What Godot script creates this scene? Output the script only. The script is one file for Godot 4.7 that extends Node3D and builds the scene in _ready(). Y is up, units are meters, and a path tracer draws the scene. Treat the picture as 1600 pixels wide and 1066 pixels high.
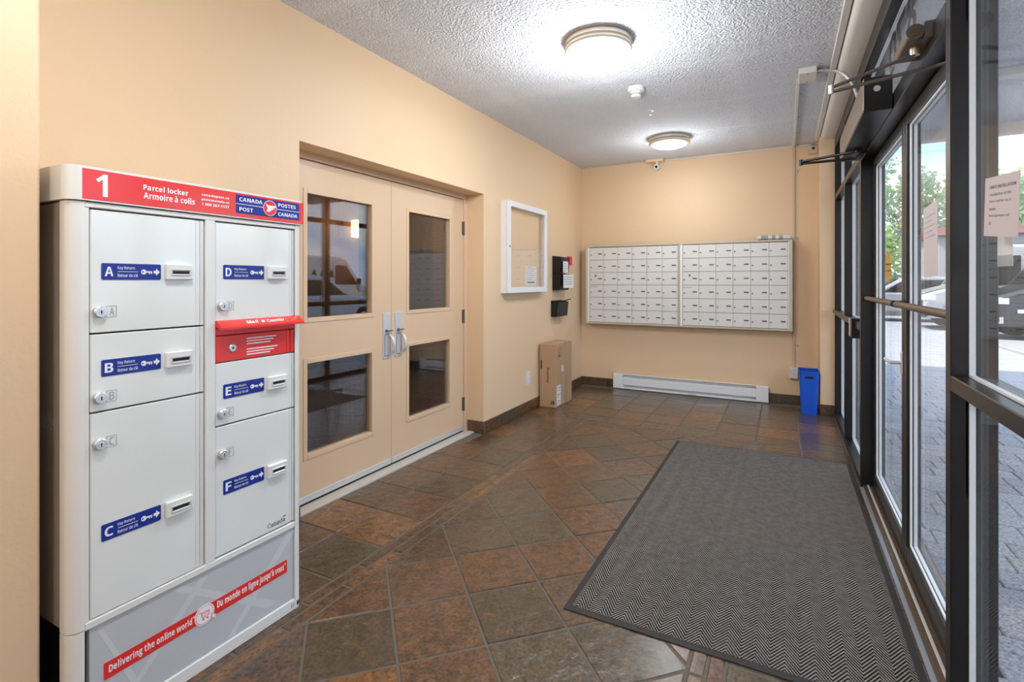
extends Node3D
# An apartment lobby entrance: parcel locker, inner double doors, mailboxes, slate floor and a glazed entrance front.
# Axes: the long walls run along z, the glazed front is at x = 0.42, the inner wall at x = -2.24, the far wall at z = -6.1.

const CEIL := 2.69
const XW := -2.24
const XD := -2.41
const ZB := -6.1
const XG := 0.42
var M := {}
var taken := {}
var rng := RandomNumberGenerator.new()


class MB:
	var v := PackedVector3Array()
	var n := PackedVector3Array()
	var xf := Transform3D()

	func put(p: Vector3, k: Vector3) -> void:
		v.append(xf * p)
		n.append((xf.basis * k).normalized())

	func tri(a: Vector3, b: Vector3, c: Vector3, out: Vector3) -> void:
		var k := (c - a).cross(b - a)
		if k.length_squared() < 1e-18:
			return
		if k.dot(out) < 0.0:
			var t := b
			b = c
			c = t
			k = -k
		k = k.normalized()
		if xf.basis.determinant() < 0.0:
			var t2 := b
			b = c
			c = t2
		put(a, k)
		put(b, k)
		put(c, k)

	func quad(a: Vector3, b: Vector3, c: Vector3, d: Vector3, out: Vector3) -> void:
		tri(a, b, c, out)
		tri(a, c, d, out)

	func stri(a: Vector3, b: Vector3, c: Vector3, na: Vector3, nb: Vector3, nc: Vector3) -> void:
		var k := (c - a).cross(b - a)
		if k.length_squared() < 1e-18:
			return
		if (k.dot(na + nb + nc) < 0.0) != (xf.basis.determinant() < 0.0):
			put(a, na)
			put(c, nc)
			put(b, nb)
		else:
			put(a, na)
			put(b, nb)
			put(c, nc)

	func squad(a: Vector3, b: Vector3, c: Vector3, d: Vector3, na: Vector3, nb: Vector3, nc: Vector3, nd: Vector3) -> void:
		stri(a, b, c, na, nb, nc)
		stri(a, c, d, na, nc, nd)

	# a box with chamfered edges
	func box(c: Vector3, s: Vector3, b := 0.0) -> MB:
		var h := s * 0.5
		b = minf(b, minf(h.x, minf(h.y, h.z)) * 0.9)
		for ax in 3:
			var u := (ax + 1) % 3
			var w := (ax + 2) % 3
			for sg in [-1.0, 1.0]:
				var q: Array[Vector3] = []
				for st in [[-1, -1], [1, -1], [1, 1], [-1, 1]]:
					var p := Vector3()
					p[ax] = sg * h[ax]
					p[u] = st[0] * (h[u] - b)
					p[w] = st[1] * (h[w] - b)
					q.append(c + p)
				var o := Vector3()
				o[ax] = sg
				quad(q[0], q[1], q[2], q[3], o)
				if b > 0.0:
					for s2 in [-1.0, 1.0]:
						var e: Array[Vector3] = []
						for t in [-1.0, 1.0]:
							var p1 := Vector3()
							p1[ax] = sg * h[ax]
							p1[u] = s2 * (h[u] - b)
							p1[w] = t * (h[w] - b)
							e.append(c + p1)
						for t in [1.0, -1.0]:
							var p2 := Vector3()
							p2[ax] = sg * (h[ax] - b)
							p2[u] = s2 * h[u]
							p2[w] = t * (h[w] - b)
							e.append(c + p2)
						var oo := Vector3()
						oo[ax] = sg
						oo[u] = s2
						quad(e[0], e[1], e[2], e[3], oo)
		if b > 0.0:
			for x in [-1.0, 1.0]:
				for y in [-1.0, 1.0]:
					for z in [-1.0, 1.0]:
						tri(c + Vector3(x * h.x, y * (h.y - b), z * (h.z - b)), c + Vector3(x * (h.x - b), y * h.y, z * (h.z - b)), c + Vector3(x * (h.x - b), y * (h.y - b), z * h.z), Vector3(x, y, z))
		return self

	# a box from corner to corner
	func bb(a: Vector3, c: Vector3, b := 0.0) -> MB:
		return box((a + c) * 0.5, (c - a).abs(), b)

	# a tapered round bar between two points
	func rod(a: Vector3, c: Vector3, r: float, r2 := -1.0, seg := 16, caps := true) -> MB:
		if r2 < 0.0:
			r2 = r
		var d := (c - a).normalized()
		var p := d.cross(Vector3.UP if absf(d.y) < 0.9 else Vector3.RIGHT).normalized()
		var q := d.cross(p)
		for i in seg:
			var t0 := TAU * i / seg
			var t1 := TAU * (i + 1) / seg
			var e0 := p * cos(t0) + q * sin(t0)
			var e1 := p * cos(t1) + q * sin(t1)
			squad(a + e0 * r, a + e1 * r, c + e1 * r2, c + e0 * r2, e0, e1, e1, e0)
			if caps:
				tri(a, a + e0 * r, a + e1 * r, -d)
				tri(c, c + e0 * r2, c + e1 * r2, d)
		return self

	func path(pts: Array, r: float, seg := 10) -> MB:
		for i in pts.size() - 1:
			rod(pts[i], pts[i + 1], r, r, seg)
			if i > 0:
				ball(pts[i], Vector3(r, r, r), 8)
		return self

	func ball(c: Vector3, s: Vector3, seg := 12) -> MB:
		for i in seg:
			for j in seg:
				var e: Array[Vector3] = []
				for k in [[0, 0], [1, 0], [1, 1], [0, 1]]:
					var t: float = TAU * (i + k[0]) / seg
					var f: float = PI * (j + k[1]) / seg - PI / 2
					e.append(Vector3(cos(f) * cos(t), sin(f), cos(f) * sin(t)))
				squad(c + e[0] * s, c + e[1] * s, c + e[2] * s, c + e[3] * s, e[0] / s, e[1] / s, e[2] / s, e[3] / s)
		return self

	# a turned profile of [radius, height] about the y axis through c
	func lathe(c: Vector3, prof: Array, seg := 32) -> MB:
		for j in prof.size() - 1:
			var r0: float = prof[j][0]
			var r1: float = prof[j + 1][0]
			var y0: float = prof[j][1]
			var y1: float = prof[j + 1][1]
			var k := Vector2(y1 - y0, r0 - r1).normalized()
			for i in seg:
				var t0 := TAU * i / seg
				var t1 := TAU * (i + 1) / seg
				var e0 := Vector3(cos(t0), 0, sin(t0))
				var e1 := Vector3(cos(t1), 0, sin(t1))
				var n0 := e0 * k.x + Vector3.UP * k.y
				var n1 := e1 * k.x + Vector3.UP * k.y
				squad(c + e0 * r0 + Vector3.UP * y0, c + e1 * r0 + Vector3.UP * y0, c + e1 * r1 + Vector3.UP * y1, c + e0 * r1 + Vector3.UP * y1, n0, n1, n1, n0)
		return self

	# an outline in x and y given depth along z, its front edges chamfered by b
	func prism(poly: PackedVector2Array, z0: float, z1: float, b := 0.0) -> MB:
		var inner := poly
		if b > 0.0:
			var off := Geometry2D.offset_polygon(poly, -b, Geometry2D.JOIN_MITER)
			if off.size() == 1 and off[0].size() == poly.size():
				inner = off[0]
				var best := 0
				for i in inner.size():
					if inner[i].distance_to(poly[0]) < inner[best].distance_to(poly[0]):
						best = i
				var turned := PackedVector2Array()
				for i in inner.size():
					turned.append(inner[(best + i) % inner.size()])
				if turned.size() > 1 and turned[1].distance_to(poly[1]) > turned[-1].distance_to(poly[1]):
					turned.reverse()
					turned.insert(0, turned[-1])
					turned.remove_at(turned.size() - 1)
				inner = turned
			else:
				b = 0.0
		var ix := Geometry2D.triangulate_polygon(inner)
		for i in range(0, ix.size(), 3):
			tri(_p(inner[ix[i]], z1), _p(inner[ix[i + 1]], z1), _p(inner[ix[i + 2]], z1), Vector3.BACK * signf(z1 - z0))
		ix = Geometry2D.triangulate_polygon(poly)
		for i in range(0, ix.size(), 3):
			tri(_p(poly[ix[i]], z0), _p(poly[ix[i + 1]], z0), _p(poly[ix[i + 2]], z0), Vector3.FORWARD * signf(z1 - z0))
		var cw := 1.0 if Geometry2D.is_polygon_clockwise(poly) else -1.0
		var zb := z1 - b * signf(z1 - z0)
		var outs: Array[Vector3] = []
		for i in poly.size():
			var e := (poly[(i + 1) % poly.size()] - poly[i]).normalized()
			outs.append(Vector3(-e.y, e.x, 0) * cw)
		for i in poly.size():
			var p := poly[i]
			var q := poly[(i + 1) % poly.size()]
			var o := outs[i]
			var oa := outs[i - 1]
			var ob := outs[(i + 1) % poly.size()]
			var na := (o + oa).normalized() if o.dot(oa) > 0.75 else o
			var nb := (o + ob).normalized() if o.dot(ob) > 0.75 else o
			squad(_p(p, z0), _p(q, z0), _p(q, zb), _p(p, zb), na, nb, nb, na)
			if b > 0.0:
				quad(_p(p, zb), _p(q, zb), _p(inner[(i + 1) % poly.size()], z1), _p(inner[i], z1), o + Vector3.BACK * signf(z1 - z0))
		return self

	func _p(a: Vector2, z: float) -> Vector3:
		return Vector3(a.x, a.y, z)

	# four bars round a rectangle in x and y
	func frame(x0: float, y0: float, x1: float, y1: float, w: float, z0: float, z1: float, b := 0.0) -> MB:
		bb(Vector3(x0, y0, z0), Vector3(x0 + w, y1, z1), b)
		bb(Vector3(x1 - w, y0, z0), Vector3(x1, y1, z1), b)
		bb(Vector3(x0 + w, y0, z0), Vector3(x1 - w, y0 + w, z1), b)
		bb(Vector3(x0 + w, y1 - w, z0), Vector3(x1 - w, y1, z1), b)
		return self

	func mesh() -> ArrayMesh:
		var a := []
		a.resize(Mesh.ARRAY_MAX)
		a[Mesh.ARRAY_VERTEX] = v
		a[Mesh.ARRAY_NORMAL] = n
		var m := ArrayMesh.new()
		m.add_surface_from_arrays(Mesh.PRIMITIVE_TRIANGLES, a)
		return m


# ------------------------------------------------------------------ naming
func numbered(called: String) -> String:
	if not taken.has(called):
		taken[called] = 0
		return called
	taken[called] += 1
	return "%s_%03d" % [called, taken[called]]


func tag(o: Node, label: String, category: String, group := "") -> void:
	o.set_meta("label", label)
	o.set_meta("category", category)
	if group:
		o.set_meta("group", group)


func thing(called: String, label: String, category: String, at := Vector3.ZERO, turn := 0.0, group := "") -> Node3D:
	var o := Node3D.new()
	o.name = numbered(called)
	add_child(o)
	o.position = at
	o.rotation.y = turn
	tag(o, label, category, group)
	return o


func part(called: String, b: Variant, m: Material, parent: Node, at := Vector3.ZERO) -> MeshInstance3D:
	var o := MeshInstance3D.new()
	o.mesh = b.mesh() if b is MB else b
	o.material_override = m
	var k := 0
	var nm := called
	while parent.has_node(NodePath(nm)):
		k += 1
		nm = "%s_%03d" % [called, k]
	o.name = nm
	parent.add_child(o, true)
	o.position = at
	return o


func struct(called: String, b: MB, m: Material) -> MeshInstance3D:
	var o := part(called, b, m, self)
	o.set_meta("kind", "structure")
	return o


func copy(src: Node3D, called: String, label: String) -> Node3D:
	var c: Node3D = src.duplicate()
	c.name = numbered(called)
	add_child(c)
	c.set_meta("label", label)
	return c


# lettering that fills the rectangle from (x, y) sized (w, h) on the plane z of its parent
func letters(words: String, x: float, y: float, w: float, h: float, z: float, m: Material, parent: Node, bold := true, called := "lettering", serif := false) -> MeshInstance3D:
	var t := TextMesh.new()
	var f := SystemFont.new()
	f.font_names = PackedStringArray(["Droid Serif" if serif else "Droid Sans"])
	f.font_weight = 700 if bold else 400
	t.font = f
	t.text = words
	t.font_size = 32
	t.pixel_size = 0.01
	t.depth = 0.02
	t.curve_step = 3.0
	var bx := t.get_aabb()
	var o := part(called, t, m, parent)
	if bx.size.x > 0.0 and bx.size.y > 0.0:
		var sx := w / bx.size.x
		var sy := h / bx.size.y
		o.scale = Vector3(sx, sy, 0.02)
		o.position = Vector3(x - bx.position.x * sx, y - bx.position.y * sy, z)
	return o


func rrect(x0: float, y0: float, x1: float, y1: float, r: float, seg := 4) -> PackedVector2Array:
	var p := PackedVector2Array()
	for k in [[x1 - r, y1 - r, 0.0], [x0 + r, y1 - r, PI / 2], [x0 + r, y0 + r, PI], [x1 - r, y0 + r, PI * 1.5]]:
		for i in seg + 1:
			var t: float = k[2] + PI / 2 * i / seg
			p.append(Vector2(k[0] + cos(t) * r, k[1] + sin(t) * r))
	return p


func disc(x: float, y: float, r: float, seg := 24, ry := -1.0) -> PackedVector2Array:
	var p := PackedVector2Array()
	for i in seg:
		p.append(Vector2(x + cos(TAU * i / seg) * r, y + sin(TAU * i / seg) * (ry if ry > 0.0 else r)))
	return p


# ------------------------------------------------------------------ materials
func mat(key: String, c: Color, rough := 0.6, metal := 0.0, spec := 0.5) -> StandardMaterial3D:
	var m := StandardMaterial3D.new()
	m.resource_name = key
	m.albedo_color = c
	m.roughness = rough
	m.metallic = metal
	m.metallic_specular = spec
	M[key] = m
	return m


func noise(seed_: int, freq: float, oct := 4, kind := FastNoiseLite.TYPE_SIMPLEX_SMOOTH, ridged := false) -> FastNoiseLite:
	var f := FastNoiseLite.new()
	f.seed = seed_
	f.noise_type = kind
	f.frequency = freq
	f.fractal_type = FastNoiseLite.FRACTAL_RIDGED if ridged else FastNoiseLite.FRACTAL_FBM
	f.fractal_octaves = oct
	f.fractal_gain = 0.55
	return f


func ntex(f: FastNoiseLite, size := 512, ramp: Array = []) -> NoiseTexture2D:
	var t := NoiseTexture2D.new()
	t.width = size
	t.height = size
	t.seamless = true
	t.seamless_blend_skirt = 0.25
	t.noise = f
	if ramp.size():
		var g := Gradient.new()
		var offs := PackedFloat32Array()
		var cols := PackedColorArray()
		for r in ramp:
			offs.append(r[0])
			cols.append(r[1])
		g.offsets = offs
		g.colors = cols
		t.color_ramp = g
	return t


func tri_map(m: StandardMaterial3D, scale_: float, world := true) -> void:
	m.uv1_triplanar = true
	m.uv1_world_triplanar = world
	m.uv1_scale = Vector3(scale_, scale_, scale_)
	m.uv1_triplanar_sharpness = 8.0


func relief(m: StandardMaterial3D, t: Texture2D, cm: float) -> void:
	m.heightmap_enabled = true
	m.heightmap_texture = t
	m.heightmap_scale = cm


func materials() -> void:
	var wall := mat("wall_paint", Color(0.905, 0.78, 0.63), 0.55)
	tri_map(wall, 1.6)
	relief(wall, ntex(noise(3, 0.05, 4)), 0.05)
	var stucco := mat("ceiling_stucco", Color(0.925, 0.93, 0.945), 0.9)
	tri_map(stucco, 1.25)
	relief(stucco, ntex(noise(5, 0.022, 3, FastNoiseLite.TYPE_SIMPLEX_SMOOTH, true), 1024), 1.7)
	mat("ceiling_trim", Color(0.87, 0.85, 0.82), 0.5)
	mat("door_paint", Color(0.86, 0.735, 0.60), 0.4)
	mat("locker_grey", Color(0.90, 0.90, 0.875), 0.32)
	mat("locker_door", Color(0.905, 0.915, 0.89), 0.13, 0.0, 0.75)
	mat("locker_dark", Color(0.16, 0.16, 0.16), 0.5)
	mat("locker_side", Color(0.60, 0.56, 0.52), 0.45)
	mat("locker_base", Color(0.76, 0.77, 0.775), 0.3)
	mat("locker_base_pale", Color(0.81, 0.82, 0.82), 0.3)
	mat("post_red", Color(0.90, 0.17, 0.14), 0.2, 0.0, 0.6)
	mat("post_blue", Color(0.05, 0.17, 0.55), 0.35)
	mat("print_white", Color(0.95, 0.95, 0.95), 0.5)
	mat("print_grey", Color(0.62, 0.63, 0.62), 0.5)
	mat("print_black", Color(0.06, 0.06, 0.06), 0.6)
	mat("slot_dark", Color(0.05, 0.05, 0.05), 0.6)
	mat("chrome", Color(0.88, 0.88, 0.89), 0.3, 0.8)
	mat("satin_steel", Color(0.86, 0.86, 0.86), 0.4, 0.5)
	mat("brushed_nickel", Color(0.84, 0.80, 0.74), 0.42, 0.75)
	mat("alloy", Color(0.93, 0.94, 0.94), 0.5, 0.1)
	mat("bronze", Color(0.17, 0.165, 0.165), 0.32, 0.55)
	mat("bronze_warm", Color(0.42, 0.34, 0.26), 0.4, 0.5)
	mat("gunmetal", Color(0.40, 0.385, 0.37), 0.4, 0.5)
	mat("black_plastic", Color(0.03, 0.028, 0.026), 0.45)
	mat("white_plastic", Color(0.88, 0.875, 0.86), 0.4)
	mat("white_enamel", Color(0.92, 0.92, 0.92), 0.35)
	mat("mail_face", Color(0.88, 0.87, 0.845), 0.4)
	mat("mail_gap", Color(0.58, 0.54, 0.50), 0.6)
	mat("mail_frame", Color(0.80, 0.74, 0.65), 0.4)
	mat("bin_blue", Color(0.08, 0.34, 0.80), 0.4)
	mat("paper", Color(0.90, 0.89, 0.88), 0.8)
	mat("paper_pink", Color(0.78, 0.73, 0.73), 0.8)
	mat("paper_red", Color(0.90, 0.22, 0.28), 0.8)
	var card := mat("cardboard", Color(0.72, 0.575, 0.44), 0.75)
	tri_map(card, 3.0, false)
	relief(card, ntex(noise(8, 0.08, 3), 256), 0.05)
	mat("tape_film", Color(0.66, 0.55, 0.44), 0.25)
	mat("sticker_yellow", Color(0.80, 0.56, 0.10), 0.4)
	mat("grout", Color(0.41, 0.375, 0.33), 0.9)
	mat("rubber", Color(0.17, 0.155, 0.15), 0.7)
	mat("kick_metal", Color(0.86, 0.86, 0.85), 0.35, 0.5)
	mat("sill_stone", Color(0.78, 0.75, 0.71), 0.5)
	mat("paver_joint", Color(0.28, 0.28, 0.28), 0.95)
	mat("edge_metal", Color(0.60, 0.63, 0.66), 0.35, 0.4)
	mat("kerb", Color(0.66, 0.65, 0.64), 0.85)
	mat("wire", Color(0.22, 0.17, 0.13), 0.6, 0.3)
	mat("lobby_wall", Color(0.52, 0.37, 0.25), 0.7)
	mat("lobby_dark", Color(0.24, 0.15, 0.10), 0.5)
	mat("brick_out", Color(0.52, 0.44, 0.38), 0.9)
	var g := mat("pane_glass", Color(0.10, 0.13, 0.12, 0.01), 0.0)
	g.transparency = BaseMaterial3D.TRANSPARENCY_ALPHA
	var g2 := mat("front_glass", Color(0.10, 0.13, 0.12, 0.01), 0.0, 0.0, 0.26)
	g2.transparency = BaseMaterial3D.TRANSPARENCY_ALPHA
	var t := mat("tyre", Color(0.04, 0.04, 0.04), 0.8)
	t.metallic_specular = 0.3
	mat("car_glass", Color(0.05, 0.06, 0.07), 0.06)
	mat("car_white", Color(0.72, 0.72, 0.73), 0.25)
	mat("car_silver", Color(0.60, 0.66, 0.72), 0.25, 0.3)
	mat("car_dark", Color(0.24, 0.24, 0.255), 0.3)
	mat("car_light_grey", Color(0.60, 0.61, 0.62), 0.3)
	mat("bark", Color(0.30, 0.24, 0.18), 0.9)
	for k in [["leaf_bright", Color(0.60, 0.73, 0.30)], ["leaf_mid", Color(0.46, 0.63, 0.29)], ["leaf_deep", Color(0.37, 0.57, 0.32)]]:
		var lf := mat(k[0], k[1], 0.7)
		lf.backlight_enabled = true
		lf.backlight = Color(0.8, 0.8, 0.8)
	mat("roof_red", Color(0.50, 0.28, 0.24), 0.8)
	var e := mat("lamp_diffuser", Color(0.95, 0.93, 0.88), 0.5)
	e.emission_enabled = true
	e.emission = Color(1.0, 0.93, 0.80)
	e.emission_energy_multiplier = 3.0
	var e2 := mat("sconce_shade", Color(0.95, 0.9, 0.8), 0.6)
	e2.emission_enabled = true
	e2.emission = Color(1.0, 0.85, 0.55)
	e2.emission_energy_multiplier = 2.6
	# slate: several sorts of the same stone, each with its own ramp
	var bump := ntex(noise(21, 0.02, 5))
	var sorts := [
		[[0.0, Color(0.20, 0.155, 0.125)], [0.3, Color(0.33, 0.25, 0.195)], [0.5, Color(0.40, 0.295, 0.215)], [0.7, Color(0.47, 0.345, 0.245)], [1.0, Color(0.38, 0.31, 0.25)]],
		[[0.0, Color(0.24, 0.215, 0.175)], [0.4, Color(0.33, 0.295, 0.24)], [0.65, Color(0.37, 0.335, 0.275)], [0.85, Color(0.42, 0.35, 0.26)], [1.0, Color(0.36, 0.31, 0.25)]],
		[[0.0, Color(0.19, 0.155, 0.13)], [0.35, Color(0.31, 0.24, 0.195)], [0.6, Color(0.38, 0.295, 0.23)], [0.8, Color(0.36, 0.315, 0.26)], [1.0, Color(0.30, 0.27, 0.23)]],
		[[0.0, Color(0.21, 0.15, 0.12)], [0.3, Color(0.37, 0.265, 0.19)], [0.5, Color(0.48, 0.345, 0.22)], [0.68, Color(0.57, 0.42, 0.255)], [0.85, Color(0.43, 0.32, 0.235)], [1.0, Color(0.34, 0.27, 0.215)]],
		[[0.0, Color(0.23, 0.20, 0.175)], [0.4, Color(0.34, 0.295, 0.25)], [0.6, Color(0.43, 0.33, 0.25)], [0.8, Color(0.37, 0.325, 0.275)], [1.0, Color(0.31, 0.28, 0.245)]],
		[[0.0, Color(0.21, 0.19, 0.155)], [0.45, Color(0.31, 0.28, 0.23)], [0.7, Color(0.36, 0.30, 0.235)], [0.86, Color(0.52, 0.39, 0.24)], [1.0, Color(0.42, 0.34, 0.25)]],
	]
	var fine := ntex(noise(61, 0.09, 6), 512, [[0.0, Color(0.40, 0.40, 0.40)], [0.42, Color(0.90, 0.90, 0.90)], [0.6, Color(1.0, 1.0, 1.0)], [1.0, Color(1.0, 1.0, 1.0)]])
	for i in sorts.size():
		var s := mat("slate_%d" % i, Color(1.02, 0.95, 0.84), 0.35)
		var nz := noise(31 + i * 7, 0.012, 8)
		nz.fractal_gain = 0.72
		nz.domain_warp_enabled = true
		nz.domain_warp_amplitude = 55.0
		nz.domain_warp_frequency = 0.012
		s.albedo_texture = ntex(nz, 1024, sorts[i])
		tri_map(s, 1.1)
		relief(s, bump, 0.45)
		s.detail_enabled = true
		s.detail_blend_mode = BaseMaterial3D.BLEND_MODE_MUL
		s.detail_albedo = fine
		s.detail_uv_layer = BaseMaterial3D.DETAIL_UV_1
		s.clearcoat_enabled = true
		s.clearcoat = 0.6
		s.clearcoat_roughness = 0.22
	var pv := ntex(noise(77, 0.06, 5), 512, [[0.0, Color(0.46, 0.47, 0.48)], [0.5, Color(0.70, 0.71, 0.72)], [1.0, Color(0.84, 0.84, 0.84)]])
	for i in 3:
		var p := mat("paver_%d" % i, [Color(1, 1, 1), Color(0.93, 0.93, 0.95), Color(0.98, 0.96, 0.95)][i], 0.85)
		p.albedo_texture = pv
		tri_map(p, 1.5)
		relief(p, pv, 0.4)
	# the mat: woven chevrons in two greys
	var im := Image.create(512, 512, false, Image.FORMAT_RGB8)
	var hm := Image.create(512, 512, false, Image.FORMAT_RGB8)
	var fz := noise(90, 0.18, 3)
	var bl := noise(91, 0.012, 3)
	for y in 512:
		for x in 512:
			var col := fposmod(x / 128.0, 1.0)
			var zig := absf(col - 0.5) * 2.0
			var ph := fposmod(y / 25.6 + zig * 4.0, 1.0)
			var st := smoothstep(0.12, 0.3, ph) * (1.0 - smoothstep(0.62, 0.8, ph))
			var nn := fz.get_noise_2d(x, y) * 0.5 + 0.5
			var k: float = clampf(0.13 + 0.42 * st + 0.42 * (nn - 0.5) + 0.05 * bl.get_noise_2d(x, y), 0.03, 0.7)
			im.set_pixel(x, y, Color(k * 1.05, k * 0.995, k * 0.94))
			var hh: float = clampf(st * 0.75 + nn * 0.25, 0.0, 1.0)
			hm.set_pixel(x, y, Color(hh, hh, hh))
	var carpet := mat("mat_carpet", Color(1, 1, 1), 0.95, 0.0, 0.2)
	carpet.albedo_texture = ImageTexture.create_from_image(im)
	tri_map(carpet, 1.0 / 0.36)
	relief(carpet, ImageTexture.create_from_image(hm), 0.35)


# ------------------------------------------------------------------ sky
func sky_image() -> ImageTexture:
	var w := 768
	var h := 384
	var im := Image.create(w, h, false, Image.FORMAT_RGBF)
	var f := noise(12, 1.6, 5)
	for y in h:
		var up := sin((0.5 - (y + 0.5) / h) * PI)
		for x in w:
			var a := TAU * x / w
			var c := Color(0.45, 0.48, 0.52)
			if up > 0.0:
				var cl := sqrt(1.0 - up * up)
				var p := Vector3(cos(a) * cl, up * 3.2, sin(a) * cl)
				var d := smoothstep(-0.18, 0.28, f.get_noise_3dv(p))
				var blue := Color(0.30, 0.48, 0.74).lerp(Color(0.15, 0.30, 0.60), pow(up, 0.6))
				c = blue.lerp(Color(0.74, 0.77, 0.80), 0.08 + 0.92 * d)
			im.set_pixel(x, y, c)
	return ImageTexture.create_from_image(im)


func _ready() -> void:
	rng.seed = 4
	# camera: level, with the lens shifted down as the photograph's verticals ask
	var cam := Camera3D.new()
	cam.name = "camera"
	add_child(cam)
	cam.position = Vector3(0, 1.28, 0)
	cam.rotation.y = deg_to_rad(27.8875)
	cam.near = 0.05
	cam.far = 200.0
	cam.projection = Camera3D.PROJECTION_FRUSTUM
	cam.size = 1066.0 / 805.0 * 0.05
	cam.frustum_offset = Vector2(0, -93.0 / 805.0 * 0.05)
	cam.current = true
	var we := WorldEnvironment.new()
	we.name = "environment"
	var env := Environment.new()
	env.background_mode = Environment.BG_SKY
	env.sky = Sky.new()
	var ps := PanoramaSkyMaterial.new()
	ps.panorama = sky_image()
	ps.energy_multiplier = 1.0
	env.sky.sky_material = ps
	env.background_energy_multiplier = 2.6
	env.tonemap_mode = Environment.TONE_MAPPER_LINEAR
	env.tonemap_exposure = 1.3
	env.sdfgi_enabled = true
	env.ssao_enabled = true
	env.ssil_enabled = true
	we.environment = env
	add_child(we)
	var sun := DirectionalLight3D.new()
	sun.name = "sun"
	add_child(sun)
	sun.rotation_degrees = Vector3(-52, -60, 0)
	sun.light_energy = 1.5
	sun.light_color = Color(1.0, 0.96, 0.90)
	sun.light_angular_distance = 1.0
	sun.shadow_enabled = true

	materials()
	shell()
	slate_floor()
	front()
	inner_doors()
	outside()
	ceiling_fittings()
	parcel_locker()
	mailboxes()
	wall_things()
	floor_things()
	glass_notices()


# ------------------------------------------------------------------ room shell
func shell() -> void:
	struct("ceiling", MB.new().bb(Vector3(-2.6, CEIL, 3.2), Vector3(0.6, CEIL + 0.25, -6.3)), M.ceiling_stucco)
	# the wall with the recess for the inner doors
	var w := MB.new()
	w.bb(Vector3(XW - 0.22, 0, -0.62), Vector3(XW, CEIL, -1.858))
	w.bb(Vector3(XW - 0.22, 2.016, -1.858), Vector3(XW, CEIL, -3.722))
	w.bb(Vector3(XW - 0.22, 0, -3.722), Vector3(XW, CEIL, ZB))
	struct("wall_left", w, M.wall_paint)
	var pier := MB.new().bb(Vector3(XW - 0.22, 0, 3.2), Vector3(-1.77, CEIL, -0.632), 0.006)
	struct("wall_pier", pier, M.wall_paint)
	struct("wall_back", MB.new().bb(Vector3(XW - 0.4, 0, ZB), Vector3(0.54, CEIL, ZB - 0.2)), M.wall_paint)
	struct("wall_right", MB.new().bb(Vector3(0.30, 0, -5.77), Vector3(0.54, CEIL, ZB), 0.004), M.wall_paint)
	struct("wall_right_near", MB.new().bb(Vector3(XG, 0, 3.2), Vector3(0.54, CEIL, -0.297)), M.wall_paint)
	struct("wall_front", MB.new().bb(Vector3(XW - 0.4, 0, 3.0), Vector3(0.6, CEIL, 3.2)), M.wall_paint)
	# pale strip in the angle of the far wall and the ceiling
	struct("trim_1", MB.new().bb(Vector3(-1.24, CEIL - 0.016, ZB), Vector3(0.30, CEIL, ZB + 0.014), 0.003), M.ceiling_trim)
	# boxed trim over the glazing
	var vt := MB.new()
	vt.prism(PackedVector2Array([Vector2(0.305, CEIL), Vector2(0.305, CEIL - 0.02), Vector2(0.318, CEIL - 0.042), Vector2(0.34, CEIL - 0.05), Vector2(0.42, CEIL - 0.05), Vector2(0.42, CEIL)]), -5.77, 3.0)
	struct("trim_2", vt, M.ceiling_trim)
	var vs := MB.new().bb(Vector3(0.262, CEIL - 0.022, -5.9), Vector3(0.298, CEIL, 3.0), 0.004)
	struct("trim_3", vs, M.ceiling_trim)
	# tile skirting, each tile a piece
	skirting("baseboard_left", [Vector3(XW, 0, -3.722), Vector3(XW, 0, ZB)], Vector3(1, 0, 0))
	skirting("baseboard_recess", [Vector3(-2.395, 0, -3.722), Vector3(XW + 0.012, 0, -3.722)], Vector3(0, 0, 1))
	skirting("baseboard_back", [Vector3(XW, 0, ZB), Vector3(0.30, 0, ZB)], Vector3(0, 0, 1))
	skirting("baseboard_right", [Vector3(0.30, 0, -5.77), Vector3(0.418, 0, -5.77)], Vector3(0, 0, 1))
	skirting("baseboard_pier", [Vector3(XW, 0, -0.632), Vector3(XW, 0, -1.858)], Vector3(1, 0, 0))
	skirting("baseboard_front", [Vector3(-1.77, 0, 3.0), Vector3(-1.77, 0, -0.632)], Vector3(1, 0, 0))
	# the lobby behind the inner doors
	var lb := MB.new()
	lb.bb(Vector3(-6.3, 0, 0.5), Vector3(-6.1, CEIL, -8.2))
	lb.bb(Vector3(-6.3, 0, -8.2), Vector3(-2.64, CEIL, -8.4))
	lb.bb(Vector3(-6.3, 0, 0.5), Vector3(-2.46, CEIL, 0.7))
	lb.bb(Vector3(-2.64, 0, -6.3), Vector3(-2.46, CEIL, -8.4))
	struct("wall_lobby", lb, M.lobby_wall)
	var lp := MB.new()
	for k in [[-5.6, -6.2], [-4.4, -7.6], [-5.9, -3.4]]:
		lp.bb(Vector3(k[0] - 0.25, 0, k[1] - 0.25), Vector3(k[0] + 0.25, CEIL, k[1] + 0.25), 0.01)
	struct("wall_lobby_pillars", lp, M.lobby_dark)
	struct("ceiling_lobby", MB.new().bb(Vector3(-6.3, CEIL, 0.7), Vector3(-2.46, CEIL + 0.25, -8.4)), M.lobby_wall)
	struct("floor_lobby", MB.new().bb(Vector3(-6.3, -0.12, 0.7), Vector3(-2.37, -0.004, -8.4)), M.slate_2)


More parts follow.
